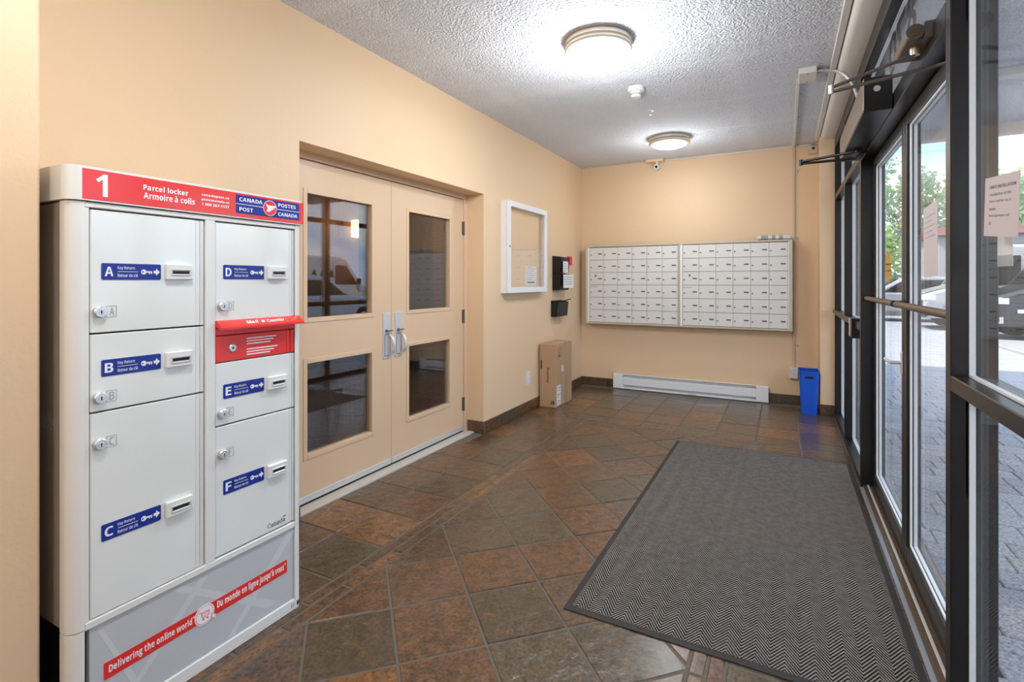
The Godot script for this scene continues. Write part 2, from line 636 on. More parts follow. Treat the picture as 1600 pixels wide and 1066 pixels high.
func skirting(called: String, ends: Array, out: Vector3) -> void:
	var a: Vector3 = ends[0]
	var e: Vector3 = ends[1]
	var d := (e - a).normalized()
	var len := a.distance_to(e)
	var base := MB.new().bb(a, e + out * 0.008 + Vector3.UP * 0.098)
	var root := struct(called, base, M.grout)
	var k := maxi(1, roundi(len / 0.305))
	var step := len / k
	for i in k:
		var p := a + d * (step * i + 0.004)
		var q := a + d * (step * (i + 1) - 0.004)
		part("tile", MB.new().bb(p + Vector3.UP * 0.004, q + out * (0.013 + rng.randf() * 0.002) + Vector3.UP * 0.1, 0.002), M["slate_%d" % [2, 5, 4, 2, 0][rng.randi() % 5]], root)


# ------------------------------------------------------------------ slate floor
func tile_piece(poly: PackedVector2Array, root: Node, sort: int, called := "tile") -> void:
	# poly in (x, z); a slab with a worn edge, set a little unevenly
	var sh := Geometry2D.offset_polygon(poly, -0.0052, Geometry2D.JOIN_MITER)
	if sh.size() == 0 or sh[0].size() < 3:
		return
	var p := sh[0]
	var b := MB.new()
	b.xf = Transform3D(Basis(Vector3(1, 0, 0), Vector3(0, 0, 1), Vector3(0, 1, 0)), Vector3(0, rng.randf_range(-0.0012, 0.0008), 0))
	b.prism(p, -0.012, 0.0, 0.003)
	part(called, b, M["slate_%d" % sort], root)


func sort_for(k: int) -> int:
	return [0, 1, 2, 0, 4, 5, 2, 3, 1, 0, 4, 2][absi(k) % 12]


func slate_floor() -> void:
	var root := struct("floor", MB.new().bb(Vector3(-2.40, -0.12, 3.2), Vector3(0.43, -0.0035, ZB)), M.grout)
	var rect := func(x0: float, z0: float, x1: float, z1: float) -> PackedVector2Array:
		return PackedVector2Array([Vector2(x0, z0), Vector2(x1, z0), Vector2(x1, z1), Vector2(x0, z1)])
	# two straight courses along the inner wall
	for c in 2:
		var x0: float = [-2.325, -2.02][c]
		var x1: float = [-2.02, -1.708][c]
		for i in range(-8, 12):
			var z1 := -1.90 - 0.307 * i
			var z0 := maxf(z1 - 0.307, -4.53)
			if z0 < z1 - 0.03:
				var xa := x0
				if c == 0 and (z0 < -3.722 or z1 > -1.858):
					xa = XW
				if z1 < 0.2:
					tile_piece(rect.call(xa, z0, x1, z1), root, rng.randi() % 6)
	# the two-strip border, along the inner wall and across the far end
	for r in 2:
		var x0: float = [-1.708, -1.653][r]
		var x1: float = [-1.653, -1.595][r]
		for i in range(-6, 9):
			var z1: float = -1.90 - 0.309 * i + (0.0 if r else 0.165)
			var z0 := maxf(z1 - 0.309, -4.53 if r == 0 else -4.472)
			if z0 < z1 - 0.03:
				tile_piece(rect.call(x0, z0, x1, z1), root, [0, 3, 2, 2, 0, 4][rng.randi() % 6], "border_tile")
	for r in 2:
		var za: float = [-4.53, -4.472][r]
		var zc: float = [-4.472, -4.415][r]
		for i in 5:
			var x0: float = -1.653 + 0.309 * i - (0.15 if r else 0.0)
			var x1: float = minf(x0 + 0.309, -0.17 if r == 0 else -0.228)
			x0 = maxf(x0, -1.653 if r == 0 else -1.595)
			if x1 > x0 + 0.03:
				tile_piece(rect.call(x0, za, x1, zc), root, [0, 2, 4, 2][rng.randi() % 4], "border_tile")
	for r in 2:
		var x0: float = [-0.284, -0.228][r]
		var x1: float = [-0.228, -0.172][r]
		for i in range(-4, 9):
			var z1: float = -1.60 - 0.309 * i + (0.0 if r else 0.15)
			var z0 := maxf(z1 - 0.309, -4.415 if r == 0 else -4.472)
			if z0 < z1 - 0.03:
				tile_piece(rect.call(x0, z0, x1, z1), root, [0, 2, 4][rng.randi() % 3], "border_tile")
	# straight tiles at the far end and along the glazing
	for i in 9:
		var x0 := -2.375 + 0.31 * i
		var x1 := x0 + 0.31
		for j in 5:
			var z1 := -4.72 - 0.315 * (j - 1)
			var z0 := maxf(z1 - 0.315, ZB)
			z1 = minf(z1, -4.53)
			tile_piece(rect.call(maxf(x0, XW), z0, minf(x1, 0.425), z1), root, rng.randi() % 6)
	for i in 2:
		for j in range(-5, 10):
			var z1 := -1.55 - 0.31 * j
			var z0 := maxf(z1 - 0.31, -4.53)
			if z1 > z0 + 0.03:
				tile_piece(rect.call([-0.172, 0.115][i], z0, [0.115, 0.425][i], z1), root, rng.randi() % 6)
	# the field of tiles laid on the diagonal
	var field: PackedVector2Array = rect.call(-1.595, -4.415, -0.284, -0.3)
	for i in range(-5, 12):
		for j in range(-5, 12):
			var d0 := -0.2 - 0.434 * i      # z - x
			var s0 := -2.49 - 0.437 * j     # z + x
			var q := PackedVector2Array()
			for k in [[d0, s0], [d0 - 0.434, s0], [d0 - 0.434, s0 - 0.437], [d0, s0 - 0.437]]:
				q.append(Vector2((k[1] - k[0]) / 2, (k[1] + k[0]) / 2))
			for piece in Geometry2D.intersect_polygons(q, field):
				var area := 0.0
				for m in piece.size():
					area += piece[m].cross(piece[(m + 1) % piece.size()]) / 2
				if absf(area) > 0.0015:
					tile_piece(piece, root, sort_for(i * 5 + j * 3 + i * j))


# ------------------------------------------------------------------ the glazed front
func pane(root: Node, x: float, y0: float, y1: float, z0: float, z1: float, called := "pane") -> void:
	part(called, MB.new().bb(Vector3(x - 0.003, y0, z0), Vector3(x + 0.003, y1, z1)), M.front_glass, root)


# one glazed opening: two panes held apart by a pale metal spacer
func lite(root: Node, x0: float, x1: float, y0: float, y1: float, z0: float, z1: float) -> void:
	pane(root, x0, y0, y1, z0, z1)
	pane(root, x1, y0, y1, z0, z1)
	var s := MB.new()
	s.xf = Transform3D(Basis(Vector3(0, 0, -1), Vector3(0, 1, 0), Vector3(1, 0, 0)), Vector3.ZERO)
	s.frame(-z1, y0, -z0, y1, 0.006, x0 + 0.0035, x1 - 0.0035)
	part("spacer", s, M.alloy, root)


func front() -> void:
	var xo := 0.525
	var T := 2.54
	var b := 0.003
	# far side lights
	var w1 := Node3D.new()
	w1.name = "window_1"
	add_child(w1)
	w1.set_meta("kind", "structure")
	part("jamb", MB.new().bb(Vector3(XG, 0, -5.77), Vector3(xo, CEIL, -5.72), b), M.bronze, w1)
	part("mullion", MB.new().bb(Vector3(XG, 0, -4.88), Vector3(xo, CEIL, -4.83), b), M.bronze, w1)
	part("column", MB.new().bb(Vector3(XG, 0, -3.915), Vector3(xo + 0.02, CEIL, -3.86), b), M.bronze, w1)
	for k in [[-5.72, -4.88], [-4.83, -3.915]]:
		part("sill", MB.new().bb(Vector3(XG, 0, k[0]), Vector3(xo, 0.045, k[1]), b), M.bronze, w1)
		part("head", MB.new().bb(Vector3(XG, T, k[0]), Vector3(xo, CEIL, k[1]), b), M.bronze, w1)
		part("transom_bar", MB.new().bb(Vector3(XG, 2.05, k[0]), Vector3(xo, 2.10, k[1]), b), M.bronze, w1)
		part("mid_rail", MB.new().bb(Vector3(XG, 0.965, k[0]), Vector3(xo, 1.01, k[1]), b), M.bronze, w1)
		for y in [[0.045, 0.965], [1.01, 2.05], [2.10, T]]:
			lite(w1, 0.467, 0.495, y[0], y[1], k[0], k[1])
	# near side lights, and those beside and behind the camera
	var w2 := Node3D.new()
	w2.name = "window_2"
	add_child(w2)
	w2.set_meta("kind", "structure")
	for z in [-1.946, -0.35]:
		part("column", MB.new().bb(Vector3(XG, 0, z), Vector3(xo, CEIL, z + 0.053), b), M.bronze, w2)
	for k in [[-1.893, -0.35]]:
		part("sill", MB.new().bb(Vector3(XG, 0, k[0]), Vector3(xo, 0.05, k[1]), b), M.bronze, w2)
		part("head", MB.new().bb(Vector3(XG, T, k[0]), Vector3(xo, CEIL, k[1]), b), M.bronze, w2)
		part("mid_rail", MB.new().bb(Vector3(XG, 0.965, k[0]), Vector3(xo, 1.01, k[1]), b), M.bronze, w2)
		for y in [[0.05, 0.965], [1.01, T]]:
			lite(w2, 0.457, 0.478, y[0], y[1], k[0], k[1])
	# transom light over the doors, with the house number on the glass
	var w3 := Node3D.new()
	w3.name = "window_3"
	add_child(w3)
	w3.set_meta("kind", "structure")
	part("head", MB.new().bb(Vector3(XG, T, -3.86), Vector3(xo, CEIL, -1.946), b), M.bronze, w3)
	part("door_head", MB.new().bb(Vector3(XG, 2.035, -3.86), Vector3(xo, 2.11, -1.946), b), M.bronze, w3)
	lite(w3, 0.467, 0.49, 2.11, T, -3.86, -1.946)
	var nm := letters("870", 0, 0, 0.62, 0.20, 0, M.print_black, w3, true, "house_number")
	var s := nm.scale
	var p := nm.position
	nm.transform = Transform3D(Basis(Vector3(0, 0, -1), Vector3(0, 1, 0), Vector3(1, 0, 0)), Vector3(0.4815, 2.33, -2.67)) * Transform3D(Basis.from_scale(s), p)
	# threshold
	var th := struct("trim_4", MB.new().bb(Vector3(0.43, 0, -3.86), Vector3(0.60, 0.012, -1.90), 0.003), M.bronze_warm)
	part("edge_strip", MB.new().bb(Vector3(0.412, 0, -3.83), Vector3(0.432, 0.008, -1.6), 0.003), M.edge_metal, th)
	part("ridge", MB.new().bb(Vector3(0.452, 0.010, -3.86), Vector3(0.464, 0.019, -1.946), 0.003), M.satin_steel, th)
	# the two glazed door leaves
	door_leaf("door_1", -3.855, -2.91, true)
	door_leaf("door_2", -2.905, -1.95, false)


func door_leaf(called: String, z0: float, z1: float, far: bool) -> void:
	var d := Node3D.new()
	d.name = called
	add_child(d)
	d.set_meta("kind", "structure")
	var xa := 0.48
	var xb := 0.533
	var st := 0.052
	part("stile", MB.new().bb(Vector3(xa, 0.014, z0), Vector3(xb, 2.03, z0 + st), 0.003), M.bronze, d)
	part("stile", MB.new().bb(Vector3(xa, 0.014, z1 - st), Vector3(xb, 2.03, z1), 0.003), M.bronze, d)
	part("bottom_rail", MB.new().bb(Vector3(xa, 0.014, z0 + st), Vector3(xb, 0.102, z1 - st), 0.003), M.bronze, d)
	part("top_rail", MB.new().bb(Vector3(xa, 1.98, z0 + st), Vector3(xb, 2.03, z1 - st), 0.003), M.bronze, d)
	lite(d, 0.503, 0.522, 0.102, 1.98, z0 + st, z1 - st)
	var bead := MB.new()
	bead.xf = Transform3D(Basis(Vector3(0, 0, -1), Vector3(0, 1, 0), Vector3(1, 0, 0)), Vector3.ZERO)
	bead.frame(-(z1 - st), 0.102, -(z0 + st), 1.98, 0.008, 0.492, 0.4995, 0.001)
	part("glazing_bead", bead, M.alloy, d)
	part("push_bar", MB.new().rod(Vector3(0.448, 1.177, z0 + 0.03), Vector3(0.448, 1.177, z1 - 0.03), 0.0145, -1, 20), M.bronze_warm, d)
	for z in [z0 + 0.035, z1 - 0.035]:
		part("bar_bracket", MB.new().bb(Vector3(0.44, 1.162, z - 0.014), Vector3(xa + 0.002, 1.192, z + 0.014), 0.003), M.bronze, d)
	if far:
		part("lever", MB.new().rod(Vector3(0.432, 0.905, z1 - 0.03), Vector3(0.432, 0.905, z1 - 0.15), 0.008).rod(Vector3(0.432, 0.905, z1 - 0.03), Vector3(xa + 0.001, 0.905, z1 - 0.03), 0.008), M.satin_steel, d)
		part("lever_plate", MB.new().bb(Vector3(xa - 0.006, 0.855, z1 - 0.046), Vector3(xa + 0.001, 0.955, z1 - 0.014), 0.002), M.satin_steel, d)


# ------------------------------------------------------------------ inner double doors
func inner_doors() -> void:
	var fr := MB.new()
	fr.bb(Vector3(XD - 0.06, 1.977, -1.858), Vector3(XD + 0.012, 2.05, -3.722), 0.002)
	fr.bb(Vector3(XD - 0.06, 0, -1.858), Vector3(XD + 0.012, 1.978, -1.878), 0.002)
	fr.bb(Vector3(XD - 0.06, 0, -3.672), Vector3(XD + 0.012, 1.978, -3.722), 0.002)
	struct("door_frame", fr, M.door_paint)
	# outer leaf plane is XD; local x runs towards -z, local z towards the room
	for k in 2:
		var hinge_left := k == 0
		var zs: float = [-1.88, -2.766][k]
		var wd: float = [0.883, 0.903][k]
		var d := Node3D.new()
		d.name = ["door_3", "door_4"][k]
		add_child(d)
		d.set_meta("kind", "structure")
		d.position = Vector3(XD, 0, zs)
		d.rotation.y = PI / 2
		var wx0: float = [-2.051 + 1.88, -2.952 + 2.766][k]
		var wx1: float = [-2.574 + 1.88, -3.468 + 2.766][k]
		wx0 = -wx0
		wx1 = -wx1
		var y0 := 0.03
		var y1 := 1.972
		var body := MB.new()
		body.bb(Vector3(0, y0, -0.045), Vector3(wx0, y1, 0))
		body.bb(Vector3(wx1, y0, -0.045), Vector3(wd, y1, 0))
		for yy in [[y0, 0.287], [0.812, 1.07], [1.787, y1]]:
			body.bb(Vector3(wx0, yy[0], -0.045), Vector3(wx1, yy[1], 0))
		part("leaf", body, M.door_paint, d)
		for yy in [[0.287, 0.812], [1.07, 1.787]]:
			part("moulding", MB.new().frame(wx0 - 0.026, yy[0] - 0.026, wx1 + 0.026, yy[1] + 0.026, 0.028, -0.004, 0.0045, 0.002), M.door_paint, d)
			part("pane", MB.new().bb(Vector3(wx0, yy[0], -0.026), Vector3(wx1, yy[1], -0.020)), M.pane_glass, d)
			part("pane", MB.new().bb(Vector3(wx0, yy[0], -0.040), Vector3(wx1, yy[1], -0.034)), M.pane_glass, d)
			var wm := MB.new()
			var nx := int((wx1 - wx0) / 0.0127)
			var ny := int((yy[1] - yy[0]) / 0.0127)
			for i in range(1, nx):
				var x: float = wx0 + (wx1 - wx0) * i / nx
				wm.bb(Vector3(x - 0.00025, yy[0], -0.0298), Vector3(x + 0.00025, yy[1], -0.029))
			for i in range(1, ny):
				var y: float = yy[0] + (yy[1] - yy[0]) * i / ny
				wm.bb(Vector3(wx0, y - 0.00025, -0.0298), Vector3(wx1, y + 0.00025, -0.029))
			part("wire_mesh", wm, M.wire, d).set_meta("kind", "stuff")
		# pale sweep along the foot, with screws
		var sw := part("door_sweep", MB.new().bb(Vector3(0.002, 0.022, 0), Vector3(wd - 0.002, 0.058, 0.005), 0.001), M.kick_metal, d)
		for i in 7:
			part("screw", MB.new().lathe(Vector3.ZERO, [[0.0, 0.001], [0.004, 0.0]], 8), M.gunmetal, sw, Vector3(0.06 + i * (wd - 0.12) / 6, 0.042, 0.006))
		part("brush_seal", MB.new().bb(Vector3(0.002, 0.006, -0.03), Vector3(wd - 0.002, 0.024, -0.002)), M.black_plastic, d)
		# pull handle on a long plate
		var hx: float = [2.676 - 1.88 + 0.002, 2.80 - 2.766][k]
		var pl := part("handle_plate", MB.new().prism(rrect(hx, 0.752, hx + 0.076, 1.066, 0.008), 0.0, 0.005, 0.0015), M.satin_steel, d)
		pl.position.z = 0.0005
		part("thumb_latch", MB.new().bb(Vector3(hx + 0.016, 0.940, 0.005), Vector3(hx + 0.070, 0.946, 0.034), 0.002).prism(disc(hx + 0.03, 0.943, 0.010, 12), 0.005, 0.014), M.gunmetal, d)
		var pts := []
		for i in 13:
			var t := float(i) / 12
			pts.append(Vector3(hx + 0.058, 0.772 + 0.145 * t, 0.006 + 0.045 * sqrt(sin(PI * clampf(t, 0.0, 1.0)) + 0.0001)))
		var grip := MB.new()
		for i in pts.size() - 1:
			var a: Vector3 = pts[i]
			var c: Vector3 = pts[i + 1]
			grip.quad(a + Vector3(-0.012, 0, 0.004), a + Vector3(0.012, 0, 0.004), c + Vector3(0.012, 0, 0.004), c + Vector3(-0.012, 0, 0.004), Vector3.BACK)
			grip.quad(a + Vector3(-0.012, 0, -0.004), a + Vector3(0.012, 0, -0.004), c + Vector3(0.012, 0, -0.004), c + Vector3(-0.012, 0, -0.004), Vector3.FORWARD)
			for sx in [-0.012, 0.012]:
				grip.quad(a + Vector3(sx, 0, 0.004), a + Vector3(sx, 0, -0.004), c + Vector3(sx, 0, -0.004), c + Vector3(sx, 0, 0.004), Vector3(sx, 0, 0))
		part("pull_grip", grip, M.satin_steel, d)
		part("grip_recess", MB.new().frame(hx + 0.012, 0.770, hx + 0.070, 0.920, 0.004, 0.005, 0.0065), M.gunmetal, d)
		if not hinge_left:
			for y in [1.73, 0.985, 0.243]:
				part("hinge", MB.new().rod(Vector3(wd + 0.003, y - 0.058, 0.006), Vector3(wd + 0.003, y + 0.058, 0.006), 0.0075, -1, 12).bb(Vector3(wd - 0.02, y - 0.055, 0), Vector3(wd + 0.012, y + 0.055, 0.003)), M.gunmetal, d)
	struct("trim_5", MB.new().bb(Vector3(-2.44, -0.01, -1.86), Vector3(-2.328, 0.008, -3.72), 0.003), M.sill_stone)
	var sc := thing("wall_sconce", "glowing square shaded sconce seen through the left inner door glass", "lamp", Vector3(-6.1, 2.1, -6.1), PI / 2)
	part("back_plate", MB.new().bb(Vector3(-0.06, -0.1, 0), Vector3(0.06, 0.1, 0.012), 0.003), M.brushed_nickel, sc)
	part("arm", MB.new().rod(Vector3(0, 0, 0.012), Vector3(0, 0, 0.06), 0.012), M.brushed_nickel, sc)
	part("lamp_shade", MB.new().bb(Vector3(-0.11, -0.12, 0.05), Vector3(0.11, 0.15, 0.17), 0.01), M.sconce_shade, sc)
	var l := OmniLight3D.new()
	l.name = "sconce_light"
	add_child(l)
	l.position = Vector3(-5.85, 2.1, -6.1)
	l.light_energy = 1.6
	l.light_color = Color(1.0, 0.8, 0.5)
	l.light_size = 0.1
	l.omni_range = 8.0
	l.omni_attenuation = 2.0
	l.shadow_enabled = true


# ------------------------------------------------------------------ ceiling
func ceiling_fittings() -> void:
	var spots := [[Vector3(-0.965, CEIL, -2.90), "round flush ceiling light nearest the viewer, larger in view", "ceiling_light"], [Vector3(-1.0, CEIL, -5.19), "round flush ceiling light farther off, above the mailbox wall", "ceiling_light"], [Vector3(-0.95, CEIL, -0.6), "round flush ceiling light overhead, above the parcel locker", "ceiling_light"], [Vector3(-0.95, CEIL, 1.7), "round flush ceiling light behind the viewer by the end wall", "ceiling_light"]]
	var first: Node3D
	for i in spots.size():
		var t: Node3D
		if i == 0:
			t = thing("ceiling_light", spots[i][1], "ceiling light", spots[i][0], 0.0, "round nickel rimmed ceiling lights")
			first = t
			part("pan", MB.new().lathe(Vector3.ZERO, [[0.0, 0.0], [0.185, 0.0], [0.19, -0.012], [0.19, -0.03], [0.178, -0.038]], 48), M.brushed_nickel, t)
			part("rim", MB.new().lathe(Vector3.ZERO, [[0.178, -0.038], [0.192, -0.044], [0.195, -0.056], [0.188, -0.066], [0.168, -0.070], [0.164, -0.064], [0.164, -0.04]], 48), M.brushed_nickel, t)
			part("diffuser", MB.new().lathe(Vector3.ZERO, [[0.166, -0.05], [0.166, -0.066], [0.155, -0.076], [0.125, -0.087], [0.08, -0.095], [0.04, -0.098], [0.0, -0.099]], 48), M.lamp_diffuser, t)
			for k in 3:
				var a := TAU * k / 3 + 0.4
				part("retaining_clip", MB.new().box(Vector3(cos(a) * 0.172, -0.066, sin(a) * 0.172), Vector3(0.018, 0.014, 0.018), 0.003), M.brushed_nickel, t)
		else:
			t = copy(first, "ceiling_light", spots[i][1])
			t.position = spots[i][0]
		var l := OmniLight3D.new()
		l.name = "ceiling_lamp_light" if i == 0 else "ceiling_lamp_light_%03d" % i
		add_child(l)
		l.position = spots[i][0] + Vector3(0, -0.36, 0)
		l.light_energy = [0.74, 0.28, 0.40, 0.6][i]
		l.light_color = Color(0.95, 0.975, 1.0)
		l.light_size = 0.14
		l.omni_range = 12.0
		l.omni_attenuation = 2.0
		l.shadow_enabled = true
		var a := AreaLight3D.new()
		a.name = "ceiling_lamp_glow" if i == 0 else "ceiling_lamp_glow_%03d" % i
		add_child(a)
		a.position = spots[i][0] + Vector3(0, -0.115, 0)
		a.rotation.x = -PI / 2
		a.area_size = Vector2(0.28, 0.28)
		a.light_energy = [1.3, 0.3, 0.6, 0.9][i]
		a.light_color = Color(0.95, 0.975, 1.0)
		a.area_range = 12.0
		a.area_attenuation = 2.0
		a.shadow_enabled = true
	var sd := thing("smoke_detector", "small cream smoke detector on the stippled ceiling between the two lights", "smoke detector", Vector3(-0.957, CEIL, -3.74))
	part("base", MB.new().lathe(Vector3.ZERO, [[0.0, 0.0], [0.062, 0.0], [0.062, -0.018], [0.054, -0.028], [0.0, -0.028]], 32), M.white_plastic, sd)
	part("head", MB.new().lathe(Vector3.ZERO, [[0.042, -0.028], [0.040, -0.04], [0.036, -0.062], [0.03, -0.07], [0.0, -0.071]], 32), M.white_plastic, sd)
	part("vent_ring", MB.new().lathe(Vector3.ZERO, [[0.0335, -0.046], [0.0405, -0.046], [0.0395, -0.054], [0.0325, -0.054]], 24), M.print_grey, sd)
	part("indicator", MB.new().ball(Vector3(0.02, -0.029, 0.044), Vector3(0.004, 0.003, 0.004), 8), M.post_red, sd)
	var sp := thing("fire_sprinkler", "tiny chrome sprinkler head on the ceiling beyond the smoke detector", "sprinkler", Vector3(-0.98, CEIL, -4.29))
	part("escutcheon", MB.new().lathe(Vector3.ZERO, [[0.034, 0.0], [0.03, -0.006], [0.012, -0.010], [0.0, -0.010]], 24), M.white_plastic, sp)
	part("deflector", MB.new().rod(Vector3(0, -0.01, 0), Vector3(0, -0.034, 0), 0.006, 0.004, 10).lathe(Vector3(0, -0.034, 0), [[0.0, 0.0], [0.014, 0.0], [0.014, -0.002], [0.0, -0.002]], 16), M.chrome, sp)
	# camera at the head of the far wall
	var sc := thing("security_camera", "small white dome camera on an orange-painted bracket high on the far wall", "camera", Vector3(-1.325, CEIL, ZB))
	part("bracket", MB.new().bb(Vector3(-0.10, -0.032, 0.0), Vector3(0.10, 0.0, 0.10), 0.003), M.wall_paint, sc)
	part("stem", MB.new().rod(Vector3(0.02, -0.03, 0.07), Vector3(0.03, -0.07, 0.075), 0.018), M.white_plastic, sc)
	part("body", MB.new().rod(Vector3(0.035, -0.085, 0.045), Vector3(0.028, -0.10, 0.125), 0.032, 0.030, 20), M.white_plastic, sc)
	part("lens", MB.new().rod(Vector3(0.0285, -0.0985, 0.12), Vector3(0.0275, -0.101, 0.129), 0.017, 0.015, 16), M.print_black, sc)
	var se := thing("door_sensor", "small tan sensor box high in the corner of far wall and pier", "sensor", Vector3(0.27, CEIL - 0.075, ZB))
	part("housing", MB.new().bb(Vector3(-0.055, -0.035, 0), Vector3(0.028, 0.05, 0.045), 0.005), M.mail_frame, se)
	part("lens", MB.new().ball(Vector3(-0.012, 0.02, 0.045), Vector3(0.014, 0.014, 0.008), 10), M.print_black, se)
	part("tab", MB.new().bb(Vector3(-0.035, 0.05, 0.0), Vector3(0.0, 0.07, 0.03), 0.003), M.print_grey, se)
	# junction box and surface conduit
	var jb := thing("junction_box", "pale metal junction box on the ceiling near the door operator", "junction box", Vector3(0.135, CEIL, -3.99))
	part("cover", MB.new().bb(Vector3(-0.052, -0.042, -0.10), Vector3(0.052, 0.0, 0.10), 0.004), M.ceiling_trim, jb)
	for z in [-0.08, 0.08]:
		part("screw", MB.new().ball(Vector3(0, -0.043, z), Vector3(0.005, 0.002, 0.005), 8), M.gunmetal, jb)
	part("connector", MB.new().rod(Vector3(0.05, -0.02, 0.03), Vector3(0.085, -0.02, 0.03), 0.017), M.chrome, jb)
	var cd := thing("surface_conduit", "thin pale conduit along the ceiling and down the far wall to an outlet", "conduit", Vector3(0.085, 0, 0))
	part("ceiling_run", MB.new().bb(Vector3(-0.012, CEIL - 0.018, -4.09), Vector3(0.012, CEIL, -6.09), 0.004), M.ceiling_trim, cd)
	part("wall_run", MB.new().bb(Vector3(-0.011, 0.39, ZB), Vector3(0.011, CEIL - 0.018, ZB + 0.018), 0.004), M.mail_frame, cd)
	for y in [2.42, 1.735, 0.62]:
		part("strap", MB.new().bb(Vector3(-0.014, y - 0.012, ZB), Vector3(0.04, y + 0.012, ZB + 0.006), 0.002).ball(Vector3(0.032, y, ZB + 0.006), Vector3(0.012, 0.012, 0.006), 10), M.mail_frame, cd)
	for z in [-4.45, -5.05, -5.6]:
		part("clip", MB.new().box(Vector3(0.02, CEIL - 0.005, z), Vector3(0.03, 0.01, 0.02), 0.002), M.ceiling_trim, cd)
	var fx := thing("flexible_conduit", "bent grey flexible conduit from the ceiling junction box to the glazing head", "conduit", Vector3.ZERO)
	var pts := []
	for i in 13:
		var t := i / 12.0
		var a := Vector3(0.215, CEIL - 0.02, -3.96)
		var c1 := Vector3(0.33, CEIL - 0.022, -3.97)
		var c2 := Vector3(0.395, CEIL - 0.07, -3.97)
		var e := Vector3(0.425, CEIL - 0.33, -3.9)
		pts.append(a * pow(1 - t, 3) + c1 * 3 * t * pow(1 - t, 2) + c2 * 3 * t * t * (1 - t) + e * pow(t, 3))
	part("tube", MB.new().path(pts, 0.0105, 10), M.satin_steel, fx)
	# automatic operator over the far leaf, with its folded arm
	var op := thing("door_operator", "long bronze automatic door operator box over the farther glazed leaf", "door operator", Vector3(0.31, 2.042, -3.32))
	part("housing", MB.new().bb(Vector3(0, 0, -0.55), Vector3(0.108, 0.145, 0.55), 0.004), M.bronze_warm, op)
	part("end_cap", MB.new().bb(Vector3(0.001, 0.001, 0.55), Vector3(0.107, 0.144, 0.556), 0.002), M.bronze, op)
	part("key_switch", MB.new().rod(Vector3(0.05, 0.09, 0.555), Vector3(0.05, 0.09, 0.562), 0.013).rod(Vector3(0.05, 0.09, 0.561), Vector3(0.05, 0.09, 0.564), 0.006), M.chrome, op)
	part("base_cover", MB.new().bb(Vector3(0.002, -0.004, -0.548), Vector3(0.108, 0.001, 0.548), 0.001), M.bronze, op)
	var el := Vector3(0.09, 2.03, -3.70) - op.position
	part("upper_arm", MB.new().rod(Vector3(0.06, -0.004, -0.22), Vector3(0.06, -0.02, -0.22), 0.018).rod(Vector3(0.06, -0.014, -0.22), el, 0.008), M.black_plastic, op)
	part("lower_arm", MB.new().path([el + Vector3(0, -0.012, 0), Vector3(0.06, -0.034, -0.32), Vector3(0.09, -0.006, -0.30), Vector3(0.14, -0.006, -0.28)], 0.008), M.black_plastic, op)
	part("elbow", MB.new().rod(el + Vector3(0, 0.012, 0), el + Vector3(0, -0.022, 0), 0.012), M.black_plastic, op)
	# overhead closer on the near leaf
	var cl := thing("door_closer", "bronze overhead closer with round end cap on the nearer glazed leaf", "door closer", Vector3(0.354, 2.072, -2.2))
	part("body", MB.new().bb(Vector3(0, 0, -0.115), Vector3(0.07, 0.04, 0.095), 0.004), M.bronze_warm, cl)
	part("end_cap", MB.new().prism(disc(0.022, 0.02, 0.026, 24), 0.095, 0.108, 0.002), M.gunmetal, cl)
	part("cap_plug", MB.new().prism(disc(0.022, 0.02, 0.014, 20), 0.108, 0.111, 0.001), M.bronze_warm, cl)
	part("mount_block", MB.new().bb(Vector3(0.045, -0.004, 0.06), Vector3(0.088, 0.05, 0.106), 0.002), M.gunmetal, cl)
	part("spindle", MB.new().rod(Vector3(0.036, 0.0, 0.02), Vector3(0.036, -0.026, 0.02), 0.014), M.brushed_nickel, cl)
	var eb := Vector3(0.15, 1.985, -2.2) - cl.position
	part("upper_arm", MB.new().rod(Vector3(0.036, -0.022, 0.02), eb, 0.006), M.gunmetal, cl)
	part("lower_arm", MB.new().path([eb + Vector3(0, -0.016, 0), Vector3(0.09, -0.075, 0.03), Vector3(0.128, -0.078, 0.06)], 0.006), M.gunmetal, cl)
	part("elbow", MB.new().rod(eb + Vector3(0, 0.008, 0), eb + Vector3(0, -0.022, 0), 0.009), M.chrome, cl)
	part("door_shoe", MB.new().box(Vector3(0.128, -0.075, 0.08), Vector3(0.02, 0.03, 0.06), 0.003), M.satin_steel, cl)
	# push bar with its box at the far side light
	var pb := thing("push_device", "tan horizontal bar ending in a small dark box at the far side light", "push bar", Vector3(0.40, 0, 0))
	part("bar", MB.new().bb(Vector3(0, 0.985, -5.70), Vector3(0.02, 1.018, -4.28), 0.004), M.bronze_warm, pb)
	part("end_plate", MB.new().bb(Vector3(-0.004, 0.90, -4.28), Vector3(0.02, 1.026, -4.245), 0.003), M.satin_steel, pb)
	part("box", MB.new().bb(Vector3(0.0, 0.895, -4.245), Vector3(0.085, 1.03, -4.16), 0.004), M.bronze, pb)


